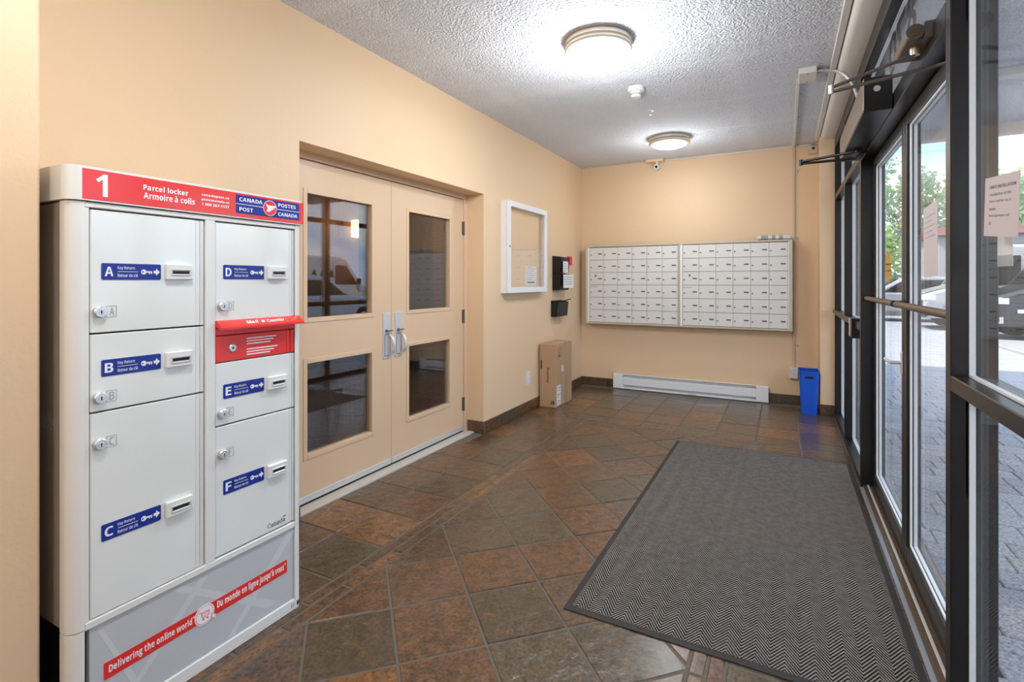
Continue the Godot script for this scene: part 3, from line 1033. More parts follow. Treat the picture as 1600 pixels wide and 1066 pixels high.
# ------------------------------------------------------------------ parcel locker
func parcel_locker() -> void:
	# local x runs to the right across the front (world -z), local z out of the front
	var t := thing("parcel_locker", "grey parcel locker cabinet with red header band and six lettered compartments", "parcel locker", Vector3(-1.69, 0, -1.04), PI / 2)
	var u := func(z: float) -> float: return -(z + 1.04)
	var xl: float = u.call(-0.662)
	var xr: float = u.call(-1.418)
	# carcass: sides with rounded front posts
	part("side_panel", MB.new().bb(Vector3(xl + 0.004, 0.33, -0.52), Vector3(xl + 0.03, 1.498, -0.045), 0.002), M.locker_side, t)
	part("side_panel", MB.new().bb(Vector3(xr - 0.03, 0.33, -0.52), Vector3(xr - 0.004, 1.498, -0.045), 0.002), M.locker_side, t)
	part("back_panel", MB.new().bb(Vector3(xl + 0.03, 0.02, -0.53), Vector3(xr - 0.03, 1.498, -0.50)), M.locker_grey, t)
	var post := func(x0: float, left: bool, y0: float, y1: float) -> MB:
		var b := MB.new()
		b.xf = Transform3D(Basis(Vector3(1, 0, 0), Vector3(0, 0, 1), Vector3(0, 1, 0)), Vector3.ZERO)
		var p := PackedVector2Array()
		var r := 0.032
		for i in 9:
			var a := PI / 2 * i / 8
			p.append(Vector2(x0 + (r - cos(a) * r if left else -r + cos(a) * r), -r + sin(a) * r))
		p.append(Vector2(x0 + (0.036 if left else -0.036), 0))
		p.append(Vector2(x0 + (0.036 if left else -0.036), -0.05))
		p.append(Vector2(x0, -0.05))
		b.prism(p, y0, y1)
		return b
	for s in [[xl, true], [xr, false]]:
		part("corner_post", post.call(s[0], s[1], 0.327, 1.499), M.locker_grey, t)
		part("corner_post", post.call(s[0], s[1], 0.0, 0.324), M.locker_grey, t)
	# front frame members
	var f := MB.new()
	var fz0 := -0.03
	f.bb(Vector3(xl + 0.036, 1.484, fz0), Vector3(xr - 0.036, 1.499, 0.0), 0.002)
	f.bb(Vector3(u.call(-1.031), 0.343, fz0), Vector3(u.call(-1.064), 1.484, 0.0), 0.002)
	f.bb(Vector3(xl + 0.036, 0.322, fz0), Vector3(xr - 0.036, 0.343, 0.0), 0.002)
	f.bb(Vector3(u.call(-0.698), 0.343, fz0), Vector3(u.call(-0.709), 1.484, -0.002), 0.001)
	f.bb(Vector3(u.call(-1.386), 0.343, fz0), Vector3(xr - 0.036, 1.484, -0.002), 0.001)
	f.bb(Vector3(xl + 0.036, 0.0, -0.04), Vector3(xr - 0.036, 0.042, 0.0), 0.002)
	part("front_frame", f, M.locker_grey, t)
	part("inner_carcass", MB.new().bb(Vector3(xl + 0.03, 0.05, -0.49), Vector3(xr - 0.03, 1.49, -0.034)), M.locker_dark, t)
	# doors: [letter, x of left, x of right, bottom, top, label y, lock y, slot y]
	var rows := [["A", -0.712, -1.027, 1.137, 1.480, 1.285, 1.195], ["B", -0.712, -1.027, 0.917, 1.132, 1.012, 0.955], ["C", -0.712, -1.027, 0.345, 0.912, 0.548, 0.826], ["D", -1.067, -1.384, 1.145, 1.480, 1.288, 1.196], ["E", -1.067, -1.384, 0.791, 1.002, 0.878, 0.830], ["F", -1.067, -1.384, 0.348, 0.786, 0.550, 0.692]]
	for r in rows:
		var x0: float = u.call(r[1])
		var x1: float = u.call(r[2])
		var d := part("door", MB.new().bb(Vector3(x0, r[3], -0.026), Vector3(x1 - 0.026, r[4], -0.004), 0.002).bb(Vector3(x1 - 0.0245, r[3], -0.026), Vector3(x1 - 0.012, r[4], -0.007), 0.001).bb(Vector3(x1 - 0.0105, r[3], -0.026), Vector3(x1, r[4], -0.006), 0.001), M.locker_door, t)
		d.set_meta("label", "compartment door lettered " + r[0])
		var left: bool = r[1] > -1.0
		var lx: float = u.call(-0.738 if left else -1.093)
		var ly: float = r[5]
		var lw := 0.156
		var lh := 0.047 if left else 0.049
		var bl := part("label_plate", MB.new().prism(rrect(lx, ly, lx + lw, ly + lh, 0.004), -0.004, -0.0025), M.post_blue, d)
		letters(r[0], lx + 0.008, ly + 0.010, 0.021, lh - 0.020, -0.0024, M.print_white, bl)
		letters("Key Return", lx + 0.040, ly + lh * 0.60, 0.044, 0.0105, -0.0024, M.print_white, bl, false)
		letters("Retour de clé", lx + 0.040, ly + lh * 0.17, 0.052, 0.0095, -0.0024, M.print_white, bl, false)
		part("rule", MB.new().bb(Vector3(lx + 0.040, ly + lh * 0.49, -0.003), Vector3(lx + 0.092, ly + lh * 0.515, -0.0021)), M.print_white, bl)
		var ky := ly + lh * 0.5
		part("key_symbol", MB.new().prism(disc(lx + 0.108, ky, 0.0075, 16), -0.003, -0.002).bb(Vector3(lx + 0.113, ky - 0.0025, -0.003), Vector3(lx + 0.131, ky + 0.0025, -0.002)).bb(Vector3(lx + 0.122, ky - 0.006, -0.003), Vector3(lx + 0.125, ky, -0.002)).bb(Vector3(lx + 0.128, ky - 0.006, -0.003), Vector3(lx + 0.131, ky, -0.002)), M.print_white, bl)
		part("key_hole", MB.new().prism(disc(lx + 0.105, ky, 0.0025, 10), -0.0022, -0.0018), M.post_blue, bl)
		part("arrow_symbol", MB.new().prism(PackedVector2Array([Vector2(lx + 0.135, ky - 0.004), Vector2(lx + 0.142, ky - 0.004), Vector2(lx + 0.142, ky - 0.011), Vector2(lx + 0.153, ky), Vector2(lx + 0.142, ky + 0.011), Vector2(lx + 0.142, ky + 0.004), Vector2(lx + 0.135, ky + 0.004)]), -0.003, -0.002), M.print_white, bl)
		# key return slot
		var sx: float = u.call(-0.904 if left else -1.259)
		var sw := 0.081
		var ks := part("key_slot", MB.new().bb(Vector3(sx, ly, -0.004), Vector3(sx + sw, ly + 0.049, 0.010), 0.003), M.locker_grey, d)
		part("slot_recess", MB.new().frame(sx + 0.014, ly + 0.013, sx + sw - 0.008, ly + 0.033, 0.003, 0.010, 0.0125, 0.001), M.satin_steel, ks)
		part("slot_opening", MB.new().bb(Vector3(sx + 0.017, ly + 0.019, 0.0095), Vector3(sx + sw - 0.013, ly + 0.028, 0.0106)), M.slot_dark, ks)
		# lock
		var kx: float = u.call(-0.732 if left else -1.087)
		var lk := part("lock", MB.new().prism(disc(kx, r[6], 0.0165, 24), -0.004, 0.012, 0.003), M.chrome, d)
		part("keyhole", MB.new().prism(disc(kx, r[6], 0.008, 16), 0.0118, 0.0128, 0.0005), M.satin_steel, lk)
		part("key_slit", MB.new().bb(Vector3(kx - 0.0015, r[6] - 0.005, 0.0126), Vector3(kx + 0.0015, r[6] + 0.005, 0.0131)), M.slot_dark, lk)
		letters(r[0], kx + 0.026, r[6] - 0.011, 0.012, 0.022, -0.0035, M.print_grey, d, false)
		part("letter_border", MB.new().frame(kx + 0.018, r[6] - 0.016, kx + 0.044, r[6] + 0.016, 0.0012, -0.0042, -0.0033), M.print_grey, d)
	# mail slot with hood
	var mx0: float = u.call(-1.066)
	var mx1: float = u.call(-1.386)
	var md := part("mail_door", MB.new().bb(Vector3(mx0, 1.006, -0.026), Vector3(mx1 - 0.04, 1.094, -0.003), 0.002).bb(Vector3(mx1 - 0.038, 1.006, -0.026), Vector3(mx1 - 0.022, 1.094, -0.006), 0.002).bb(Vector3(mx1 - 0.02, 1.006, -0.026), Vector3(mx1, 1.094, -0.005), 0.002).bb(Vector3(mx0, 1.096, -0.026), Vector3(mx1, 1.140, -0.003), 0.002), M.post_red, t)
	md.set_meta("label", "red mail deposit panel")
	part("mail_lock", MB.new().prism(disc(u.call(-1.124), 1.050, 0.0135, 20), -0.003, 0.004, 0.002), M.chrome, md)
	part("mail_keyhole", MB.new().prism(disc(u.call(-1.124), 1.050, 0.004, 12), 0.0039, 0.0045), M.slot_dark, md)
	for i in 3:
		part("print_line", MB.new().bb(Vector3(u.call(-1.180), 1.075 - i * 0.0095, -0.0031), Vector3(u.call(-1.300 + i * 0.012), 1.079 - i * 0.0095, -0.0025)), M.print_white, md)
		part("print_line", MB.new().bb(Vector3(u.call(-1.180), 1.037 - i * 0.0095, -0.0031), Vector3(u.call(-1.306 + i * 0.016), 1.041 - i * 0.0095, -0.0025)), M.print_white, md)
	var hd := MB.new()
	hd.xf = Transform3D(Basis(Vector3(0, 0, 1), Vector3(0, 1, 0), Vector3(1, 0, 0)), Vector3.ZERO)
	hd.prism(PackedVector2Array([Vector2(-0.02, 1.146), Vector2(0.004, 1.147), Vector2(0.034, 1.124), Vector2(0.034, 1.117), Vector2(-0.004, 1.130), Vector2(-0.02, 1.130)]), mx0 - 0.002, mx1 + 0.012)
	var hood := part("mail_hood", hd, M.post_red, t)
	hood.set_meta("label", "red sloping hood over the mail slot")
	var slope := Transform3D(Basis(Vector3(1, 0, 0), -0.65), Vector3(0, 1.1365, 0.0195))
	for k in [["Mail", -1.165, -1.208], ["Courrier", -1.246, -1.318]]:
		var l := letters(k[0], u.call(k[1]), -0.006, absf(k[2] - k[1]), 0.014, 0, M.print_white, hood)
		l.transform = slope * l.transform
	var dot := part("emblem", MB.new().prism(disc(u.call(-1.228), 0.0, 0.007, 12, 0.005), 0, 0.0006), M.print_white, hood)
	dot.transform = slope
	# header cap with the red band
	var cap := MB.new()
	cap.xf = Transform3D(Basis(Vector3(1, 0, 0), Vector3(0, 0, 1), Vector3(0, 1, 0)), Vector3.ZERO)
	var cp := PackedVector2Array([Vector2(xl - 0.006, -0.53), Vector2(xl - 0.006, -0.03)])
	for i in 7:
		var a := PI / 2 * i / 6
		cp.append(Vector2(xl + 0.03 - cos(a) * 0.036, -0.03 + sin(a) * 0.036))
	for i in 7:
		var a := PI / 2 * (6 - i) / 6
		cp.append(Vector2(xr - 0.024 + cos(a) * 0.03, -0.024 + sin(a) * 0.03))
	cp.append(Vector2(xr + 0.006, -0.53))
	cap.prism(cp, 1.502, 1.596, 0.007)
	var cpm := part("header_cap", cap, M.locker_grey, t)
	var bx0: float = u.call(-0.690)
	var bx1: float = u.call(-1.416)
	var band := part("header_band", MB.new().bb(Vector3(bx0, 1.506, 0.005), Vector3(bx1, 1.589, 0.0072), 0.0005), M.post_red, t)
	band.set_meta("label", "red header band with white lettering")
	var bz := 0.0073
	letters("1", u.call(-0.721), 1.517, 0.028, 0.062, bz, M.print_white, band)
	letters("Parcel locker", u.call(-0.840), 1.553, 0.130, 0.017, bz, M.print_white, band)
	letters("Armoire à colis", u.call(-0.841), 1.5275, 0.150, 0.0195, bz, M.print_white, band)
	letters("canadapost.ca", u.call(-1.013), 1.5585, 0.094, 0.0105, bz, M.print_white, band)
	letters("postescanada.ca", u.call(-1.013), 1.5435, 0.094, 0.0105, bz, M.print_white, band)
	letters("1 800 267-1177", u.call(-1.013), 1.5295, 0.094, 0.009, bz, M.print_white, band)
	var lg := part("logo_plate", MB.new().bb(Vector3(u.call(-1.132), 1.519, 0.007), Vector3(u.call(-1.395), 1.583, 0.0082), 0.0003), M.post_blue, band)
	var lz := 0.0083
	letters("CANADA", u.call(-1.144), 1.561, 0.090, 0.0135, lz, M.print_white, lg)
	letters("POST", u.call(-1.144), 1.527, 0.052, 0.0135, lz, M.print_white, lg)
	letters("POSTES", u.call(-1.300), 1.561, 0.078, 0.0135, lz, M.print_white, lg)
	letters("CANADA", u.call(-1.300), 1.527, 0.086, 0.0135, lz, M.print_white, lg)
	part("rule", MB.new().bb(Vector3(u.call(-1.132), 1.550, 0.008), Vector3(u.call(-1.395), 1.552, 0.0086)), M.print_white, lg)
	var cxx: float = u.call(-1.265)
	part("logo_ring", MB.new().prism(disc(cxx, 1.551, 0.0285, 32), 0.008, 0.0088), M.print_white, lg)
	part("logo_disc", MB.new().prism(disc(cxx, 1.551, 0.0265, 32), 0.008, 0.0092), M.post_red, lg)
	part("logo_wing", MB.new().prism(PackedVector2Array([Vector2(cxx - 0.018, 1.566), Vector2(cxx - 0.004, 1.560), Vector2(cxx + 0.026, 1.562), Vector2(cxx + 0.026, 1.556), Vector2(cxx + 0.010, 1.551), Vector2(cxx + 0.022, 1.549), Vector2(cxx + 0.006, 1.545), Vector2(cxx - 0.002, 1.537), Vector2(cxx - 0.016, 1.538), Vector2(cxx - 0.010, 1.547)]), 0.008, 0.0096), M.print_white, lg)
	# wordmark on the last door
	letters("Canada", u.call(-1.264), 0.362, 0.076, 0.017, -0.0035, M.print_black, t, false, "wordmark", true)
	part("wordmark_flag", MB.new().bb(Vector3(u.call(-1.330), 0.381, -0.0038), Vector3(u.call(-1.342), 0.385, -0.003)), M.post_red, t)
	# base panel with banner
	var px0: float = u.call(-0.711)
	var px1: float = u.call(-1.380)
	var bp := part("base_panel", MB.new().bb(Vector3(px0, 0.042, -0.026), Vector3(px1, 0.321, -0.006), 0.001), M.locker_base, t)
	var sk := 0
	for k in [[px0 + 0.06, 0.045, px0 + 0.30, 0.30, 0.02], [px0 + 0.22, 0.31, px0 + 0.55, 0.07, 0.03], [px0 + 0.40, 0.05, px0 + 0.64, 0.31, 0.025], [px0 + 0.02, 0.30, px0 + 0.12, 0.06, 0.012]]:
		part("pale_streak", MB.new().prism(PackedVector2Array([Vector2(k[0], k[1]), Vector2(k[0] + k[4], k[1]), Vector2(k[2] + k[4] * 1.6, k[3]), Vector2(k[2], k[3])]), -0.007, -0.0058 + 0.0001 * sk), M.locker_base_pale, bp)
		sk += 1
	var ax: float = u.call(-0.745)
	var ex: float = u.call(-1.349)
	var bn := part("banner", MB.new().prism(PackedVector2Array([Vector2(ax, 0.154), Vector2(ex, 0.161), Vector2(ex, 0.209), Vector2(ax, 0.202)]), -0.0055, -0.0045), M.post_red, bp)
	letters("Delivering the online world", ax + 0.012, 0.163, 0.232, 0.029, -0.0044, M.print_white, bn)
	letters("Du monde en ligne jusqu'à vous", ax + 0.328, 0.168, 0.262, 0.033, -0.0044, M.print_white, bn)
	letters("™", ax + 0.246, 0.186, 0.008, 0.006, -0.0044, M.print_white, bn)
	letters("™", ax + 0.592, 0.192, 0.007, 0.005, -0.0044, M.print_white, bn)
	var ccx: float = u.call(-1.030)
	part("cart_disc_rim", MB.new().prism(disc(ccx, 0.179, 0.033, 32), -0.005, -0.0040), M.print_white, bn)
	part("cart_disc_line", MB.new().prism(disc(ccx, 0.179, 0.0295, 32), -0.005, -0.0037), M.post_red, bn)
	part("cart_disc", MB.new().prism(disc(ccx, 0.179, 0.028, 32), -0.005, -0.0034), M.print_white, bn)
	var ct := MB.new()
	var cart := [Vector2(-0.019, 0.013), Vector2(-0.013, 0.012), Vector2(-0.008, -0.008), Vector2(0.013, -0.006), Vector2(0.015, 0.009), Vector2(-0.012, 0.010)]
	for i in cart.size() - 1:
		ct.rod(Vector3(ccx + cart[i].x, 0.179 + cart[i].y, -0.0034), Vector3(ccx + cart[i + 1].x, 0.179 + cart[i + 1].y, -0.0034), 0.0009, -1, 6)
	for i in 3:
		ct.rod(Vector3(ccx - 0.010 + i * 0.0005, 0.179 - 0.003 + i * 0.005, -0.0034), Vector3(ccx + 0.014, 0.179 - 0.002 + i * 0.005, -0.0034), 0.0006, -1, 6)
	for x in [-0.005, 0.009]:
		ct.prism(disc(ccx + x, 0.179 - 0.0135, 0.003, 10), -0.0036, -0.0030)
	part("cart_symbol", ct, M.post_red, bn)
	var ar := PackedVector2Array([Vector2(0, 0), Vector2(0, -0.024), Vector2(0.006, -0.018), Vector2(0.011, -0.027), Vector2(0.015, -0.025), Vector2(0.011, -0.016), Vector2(0.018, -0.015)])
	var ar2 := PackedVector2Array()
	for p in ar:
		ar2.append(p * 0.82 + Vector2(ccx + 0.0245, 0.170))
	var ar1 := PackedVector2Array()
	for p in ar:
		ar1.append(p * 1.05 + Vector2(ccx + 0.022, 0.174))
	part("pointer_outline", MB.new().prism(ar1, -0.004, -0.0030), M.print_grey, bn)
	part("pointer_symbol", MB.new().prism(ar2, -0.004, -0.0026), M.print_white, bn)
	for x in [u.call(-1.365), u.call(-1.372)]:
		part("plate_mark", MB.new().bb(Vector3(x, 0.012, -0.001), Vector3(x + 0.003, 0.03, 0.0006)), M.print_grey, t)
	part("maker_plate", MB.new().bb(Vector3(u.call(-1.390), 0.012, -0.001), Vector3(u.call(-1.402), 0.028, 0.0008)), M.gunmetal, t)
	# print on the shaded side
	var sd := letters("Armoire à colis", 0, 0, 0.34, 0.05, 0, M.print_grey, t, false, "side_lettering")
	var ss := sd.scale
	var sp := sd.position
	sd.transform = Transform3D(Basis(Vector3(0, 0, 1), Vector3(0, 1, 0), Vector3(-1, 0, 0)), Vector3(xl + 0.0036, 0.865, -0.43)) * Transform3D(Basis.from_scale(ss), sp)


# ------------------------------------------------------------------ mailboxes
func mailboxes() -> void:
	var zf := 0.13
	var names := ["left bank of small mailboxes on the far wall, toward the black holders", "right bank of small mailboxes on the far wall, above the heater's right end"]
	for k in 2:
		var x0: float = [-2.144, -1.043][k]
		var x1: float = [-1.045, 0.072][k]
		var c0: float = [-2.092, -1.006][k]
		var pitch: float = [0.1722, 0.1727][k]
		var t := thing("mailbox_bank", names[k], "mailboxes", Vector3(x0, 0.772, ZB), 0.0, "banks of apartment mailboxes")
		var w := x1 - x0
		var h := 0.938
		var body := MB.new()
		body.bb(Vector3(0, 0, 0), Vector3(w, h, zf - 0.02))
		part("cabinet", body, M.mail_gap, t)
		var fr := MB.new()
		var lw: float = [0.024, 0.010][k]
		var rw: float = [0.010, 0.030][k]
		fr.bb(Vector3(0, 0, 0.0), Vector3(lw, h, zf + 0.008), 0.002)
		fr.bb(Vector3(w - rw, 0, 0.0), Vector3(w, h, zf + 0.008), 0.002)
		fr.bb(Vector3(lw, 0, 0.0), Vector3(w - rw, 0.018, zf + 0.008), 0.002)
		fr.bb(Vector3(lw, h - 0.018, 0.0), Vector3(w - rw, h, zf + 0.008), 0.002)
		part("frame", fr, M.mail_frame, t)
		var inner := MB.new()
		inner.bb(Vector3(lw, 0.018, zf - 0.02), Vector3(c0 - x0 - 0.002, h - 0.018, zf + 0.003), 0.002)
		inner.bb(Vector3(c0 - x0 + pitch * 6 + 0.001, 0.018, zf - 0.02), Vector3(w - rw, h - 0.018, zf + 0.003), 0.002)
		part("hinge_strip", inner, M.alloy, t)
		var door := MB.new().bb(Vector3(0.0012, 0.0015, -0.012), Vector3(pitch - 0.0012, 0.1465, 0.0), 0.0015).mesh()
		var plate := MB.new().bb(Vector3(0, 0, -0.001), Vector3(0.046, 0.014, 0.0015), 0.0006).mesh()
		var slit := MB.new().bb(Vector3(0.003, 0.003, 0.0015), Vector3(0.043, 0.011, 0.002)).mesh()
		var lock := MB.new().prism(disc(0, 0, 0.0075, 14), -0.001, 0.004, 0.001).mesh()
		for i in 6:
			for j in 6:
				var d := part("door", door, M.mail_face, t, Vector3(c0 - x0 + pitch * i, 0.0215 + 0.149 * j, zf))
				var p := part("number_plate", plate, M.gunmetal, d, Vector3(pitch - 0.066, 0.066, 0))
				p.name = "number_plate"
				part("lock", lock, M.gunmetal, d, Vector3(0.017, 0.06, 0))
				if i == 0 and j == 3:
					part("master_lock", MB.new().prism(disc(0.074, 0.108, 0.011, 18), -0.001, 0.006, 0.002), M.gunmetal, d)
				if i == 0 and j == 2:
					part("print_line", MB.new().bb(Vector3(0.004, 0.122, 0), Vector3(0.1, 0.128, 0.0006)), M.print_grey, d)
	# a clear pack of little rolls lies along the top
	var rl := thing("roll_pack", "pack of small grey and white rolls on top of the right mailboxes", "rolls", Vector3(-0.255, 1.711, ZB + 0.06))
	for i in 9:
		part("roll", MB.new().rod(Vector3(0.034 * i + 0.002, 0.026, 0), Vector3(0.034 * i + 0.033, 0.026, 0), 0.0255 - (0.001 if i % 2 else 0.0), -1, 20), M.print_grey if i in [1, 2, 4, 6] else M.white_plastic, rl)


# ------------------------------------------------------------------ things on the walls
func wall_things() -> void:
	# glazed notice cabinet on the inner wall (local x towards -z)
	var t := thing("notice_cabinet", "white framed glazed notice cabinet on the inner wall", "notice board", Vector3(XW, 1.175, -4.02), PI / 2)
	var w := 0.845
	var h := 0.832
	part("case", MB.new().bb(Vector3(0, 0, 0), Vector3(0.008, h, 0.055)).bb(Vector3(w - 0.008, 0, 0), Vector3(w, h, 0.055)).bb(Vector3(0.008, 0, 0), Vector3(w - 0.008, 0.008, 0.055)).bb(Vector3(0.008, h - 0.008, 0), Vector3(w - 0.008, h, 0.055)), M.white_enamel, t)
	part("backing", MB.new().bb(Vector3(0.008, 0.008, 0.002), Vector3(w - 0.008, h - 0.008, 0.012)), M.wall_paint, t)
	var dr := part("door", MB.new().frame(0, 0, w, h, 0.052, 0.056, 0.078, 0.003), M.white_enamel, t)
	part("pane", MB.new().bb(Vector3(0.05, 0.05, 0.064), Vector3(w - 0.05, h - 0.05, 0.068)), M.pane_glass, dr)
	part("lock", MB.new().prism(disc(0.026, 0.42, 0.009, 14), 0.078, 0.082, 0.001), M.gunmetal, dr)
	var hg := MB.new()
	for i in 24:
		hg.rod(Vector3(w + 0.003, 0.03 + i * 0.0325, 0.07), Vector3(w + 0.003, 0.054 + i * 0.0325, 0.07), 0.005, -1, 8)
	part("piano_hinge", hg, M.satin_steel, t)
	var nt := thing("notice_sheet", "white printed sheet pinned low inside the glazed cabinet", "paper", Vector3(XW + 0.013, 1.24, -4.48), PI / 2)
	part("sheet", MB.new().bb(Vector3(0, 0, 0), Vector3(0.255, 0.19, 0.0012)), M.paper, nt)
	for i in 7:
		part("print_line", MB.new().bb(Vector3(0.02, 0.165 - i * 0.022, 0.0011), Vector3(0.225 - 0.03 * (i % 3), 0.169 - i * 0.022, 0.0016)), M.print_grey, nt)
	part("bold_line", MB.new().bb(Vector3(0.05, 0.026, 0.0011), Vector3(0.21, 0.038, 0.0018)), M.print_black, nt)
	# black wall pockets
	var hp := thing("wall_pocket", "tall black two-tier wall pocket holding papers beside the notice cabinet", "wall pocket", Vector3(XW, 1.185, -5.172), PI / 2, "black wall pockets")
	pocket(hp, 0.26, 0.375, 0.105, 2)
	var lp := thing("wall_pocket", "short black wall pocket below the taller one, above the carton", "wall pocket", Vector3(XW, 0.897, -5.135), PI / 2, "black wall pockets")
	pocket(lp, 0.30, 0.175, 0.085, 1)
	var pen := thing("pen", "black pen sticking out over the short wall pocket", "pen", Vector3(XW + 0.07, 1.075, -5.30), PI / 2)
	part("barrel", MB.new().rod(Vector3(-0.02, -0.02, -0.03), Vector3(0.155, 0.006, 0.03), 0.0055, -1, 10), M.black_plastic, pen)
	part("tip", MB.new().rod(Vector3(0.155, 0.006, 0.03), Vector3(0.172, 0.0085, 0.036), 0.0055, 0.001, 10), M.gunmetal, pen)
	for k in [["folded_note", "white printed slip in the upper tier of the tall black pocket", "paper", 0.035, 1.375, 0.145, 0.125, 0.112], ["folded_note", "larger white printed slip hanging from the lower tier of the black pocket", "paper", 0.02, 1.21, 0.30, 0.145, 0.122]]:
		var pp := thing(k[0], k[1], "paper", Vector3(XW, k[4], -5.172), PI / 2)
		part("sheet", MB.new().bb(Vector3(k[3], 0, k[7]), Vector3(k[3] + k[5], k[6], k[7] + 0.0015)), M.paper, pp)
		for i in 4:
			part("print_line", MB.new().bb(Vector3(k[3] + 0.02, k[6] - 0.03 - i * 0.026, k[7] + 0.0014), Vector3(k[3] + k[5] - 0.03 - 0.02 * (i % 2), k[6] - 0.022 - i * 0.026, k[7] + 0.002)), M.print_grey, pp)
	var rd := thing("red_note", "crimson paper note standing in the tall black wall pocket", "paper", Vector3(XW, 1.462, -5.172), PI / 2)
	part("sheet", MB.new().bb(Vector3(0.185, 0, 0.095), Vector3(0.345, 0.102, 0.097)), M.paper_red, rd)
	# blank plate low on the inner wall
	var sw := thing("outlet_plate", "white outlet cover plate low on the inner wall before the carton", "outlet", Vector3(XW, 0.262, -4.53), PI / 2)
	part("plate", MB.new().prism(rrect(0, 0, 0.078, 0.128, 0.006), 0, 0.006, 0.0015), M.white_plastic, sw)
	for y in [0.035, 0.082]:
		part("socket", MB.new().prism(rrect(0.022, y - 0.012, 0.056, y + 0.016, 0.006), 0.006, 0.0075, 0.0005), M.white_enamel, sw)
	var ol := thing("wall_outlet", "surface mounted outlet box at the foot of the conduit, by the blue bin", "outlet", Vector3(0.083, 0.277, ZB))
	part("box", MB.new().bb(Vector3(-0.035, 0, 0), Vector3(0.037, 0.112, 0.045), 0.004), M.white_plastic, ol)
	for y in [0.028, 0.068]:
		var s := part("socket", MB.new().prism(rrect(-0.017, y - 0.004, 0.017, y + 0.022, 0.006), 0.045, 0.047, 0.0005), M.white_enamel, ol)
		for x in [-0.007, 0.007]:
			part("slit", MB.new().bb(Vector3(x - 0.0012, y + 0.006, 0.0468), Vector3(x + 0.0012, y + 0.016, 0.0474)), M.slot_dark, s)
	# baseboard heater
	var ht := thing("baseboard_heater", "long white electric baseboard heater along the foot of the far wall", "heater", Vector3(-1.822, 0.006, ZB + 0.014))
	var hw := 1.673
	var sec := PackedVector2Array([Vector2(0, 0), Vector2(0.05, 0), Vector2(0.05, 0.014), Vector2(0.044, 0.018), Vector2(0.03, 0.018), Vector2(0.006, 0.018), Vector2(0.006, 0.150), Vector2(0.03, 0.158), Vector2(0.034, 0.164), Vector2(0.02, 0.168), Vector2(0, 0.168)])
	var sh := MB.new()
	sh.xf = Transform3D(Basis(Vector3(0, 0, 1), Vector3(0, 1, 0), Vector3(1, 0, 0)), Vector3.ZERO)
	sh.prism(sec, 0.0, hw)
	part("back_shell", sh, M.white_enamel, ht)
	part("front_panel", MB.new().bb(Vector3(0.12, 0.042, 0.034), Vector3(hw - 0.118, 0.132, 0.046), 0.004), M.white_enamel, ht)
	var fins := MB.new()
	for i in 95:
		fins.bb(Vector3(0.13 + i * 0.015, 0.03, 0.008), Vector3(0.131 + i * 0.015, 0.142, 0.033))
	part("fins", fins, M.alloy, ht).set_meta("kind", "stuff")
	part("element", MB.new().rod(Vector3(0.12, 0.085, 0.02), Vector3(hw - 0.12, 0.085, 0.02), 0.006), M.gunmetal, ht)
	for x in [0.0, hw - 0.118]:
		part("end_cover", MB.new().bb(Vector3(x, 0.0, 0.006), Vector3(x + 0.118, 0.166, 0.052), 0.004), M.white_enamel, ht)
	part("label", MB.new().bb(Vector3(0.86, 0.004, 0.0495), Vector3(0.95, 0.012, 0.0508)), M.print_grey, ht)


func pocket(t: Node3D, w: float, h: float, d: float, tiers: int) -> void:
	part("back", MB.new().bb(Vector3(0, 0, 0.0), Vector3(w, h, 0.006), 0.001), M.black_plastic, t)
	for i in tiers:
		var y0 := h / tiers * i
		var y1 := y0 + h / tiers * (0.93 if tiers > 1 else 0.9)
		var side := PackedVector2Array([Vector2(0.004, y0), Vector2(d * 0.82, y0), Vector2(d, y1), Vector2(0.004, y1 + 0.012)])
		for xx in [0.0, w - 0.004]:
			var b := MB.new()
			b.xf = Transform3D(Basis(Vector3(0, 0, 1), Vector3(0, 1, 0), Vector3(1, 0, 0)), Vector3.ZERO)
			b.prism(side, xx, xx + 0.004)
			part("side", b, M.black_plastic, t)
		var f := MB.new()
		f.quad(Vector3(0, y0, d * 0.82), Vector3(w, y0, d * 0.82), Vector3(w, y1, d), Vector3(0, y1, d), Vector3.BACK)
		f.quad(Vector3(0, y0, d * 0.82 - 0.004), Vector3(w, y0, d * 0.82 - 0.004), Vector3(w, y1, d - 0.004), Vector3(0, y1, d - 0.004), Vector3.FORWARD)
		f.quad(Vector3(0, y1, d), Vector3(w, y1, d), Vector3(w, y1, d - 0.004), Vector3(0, y1, d - 0.004), Vector3.UP)
		f.bb(Vector3(0, y0, 0.004), Vector3(w, y0 + 0.004, d * 0.82))
		part("front", f, M.black_plastic, t)


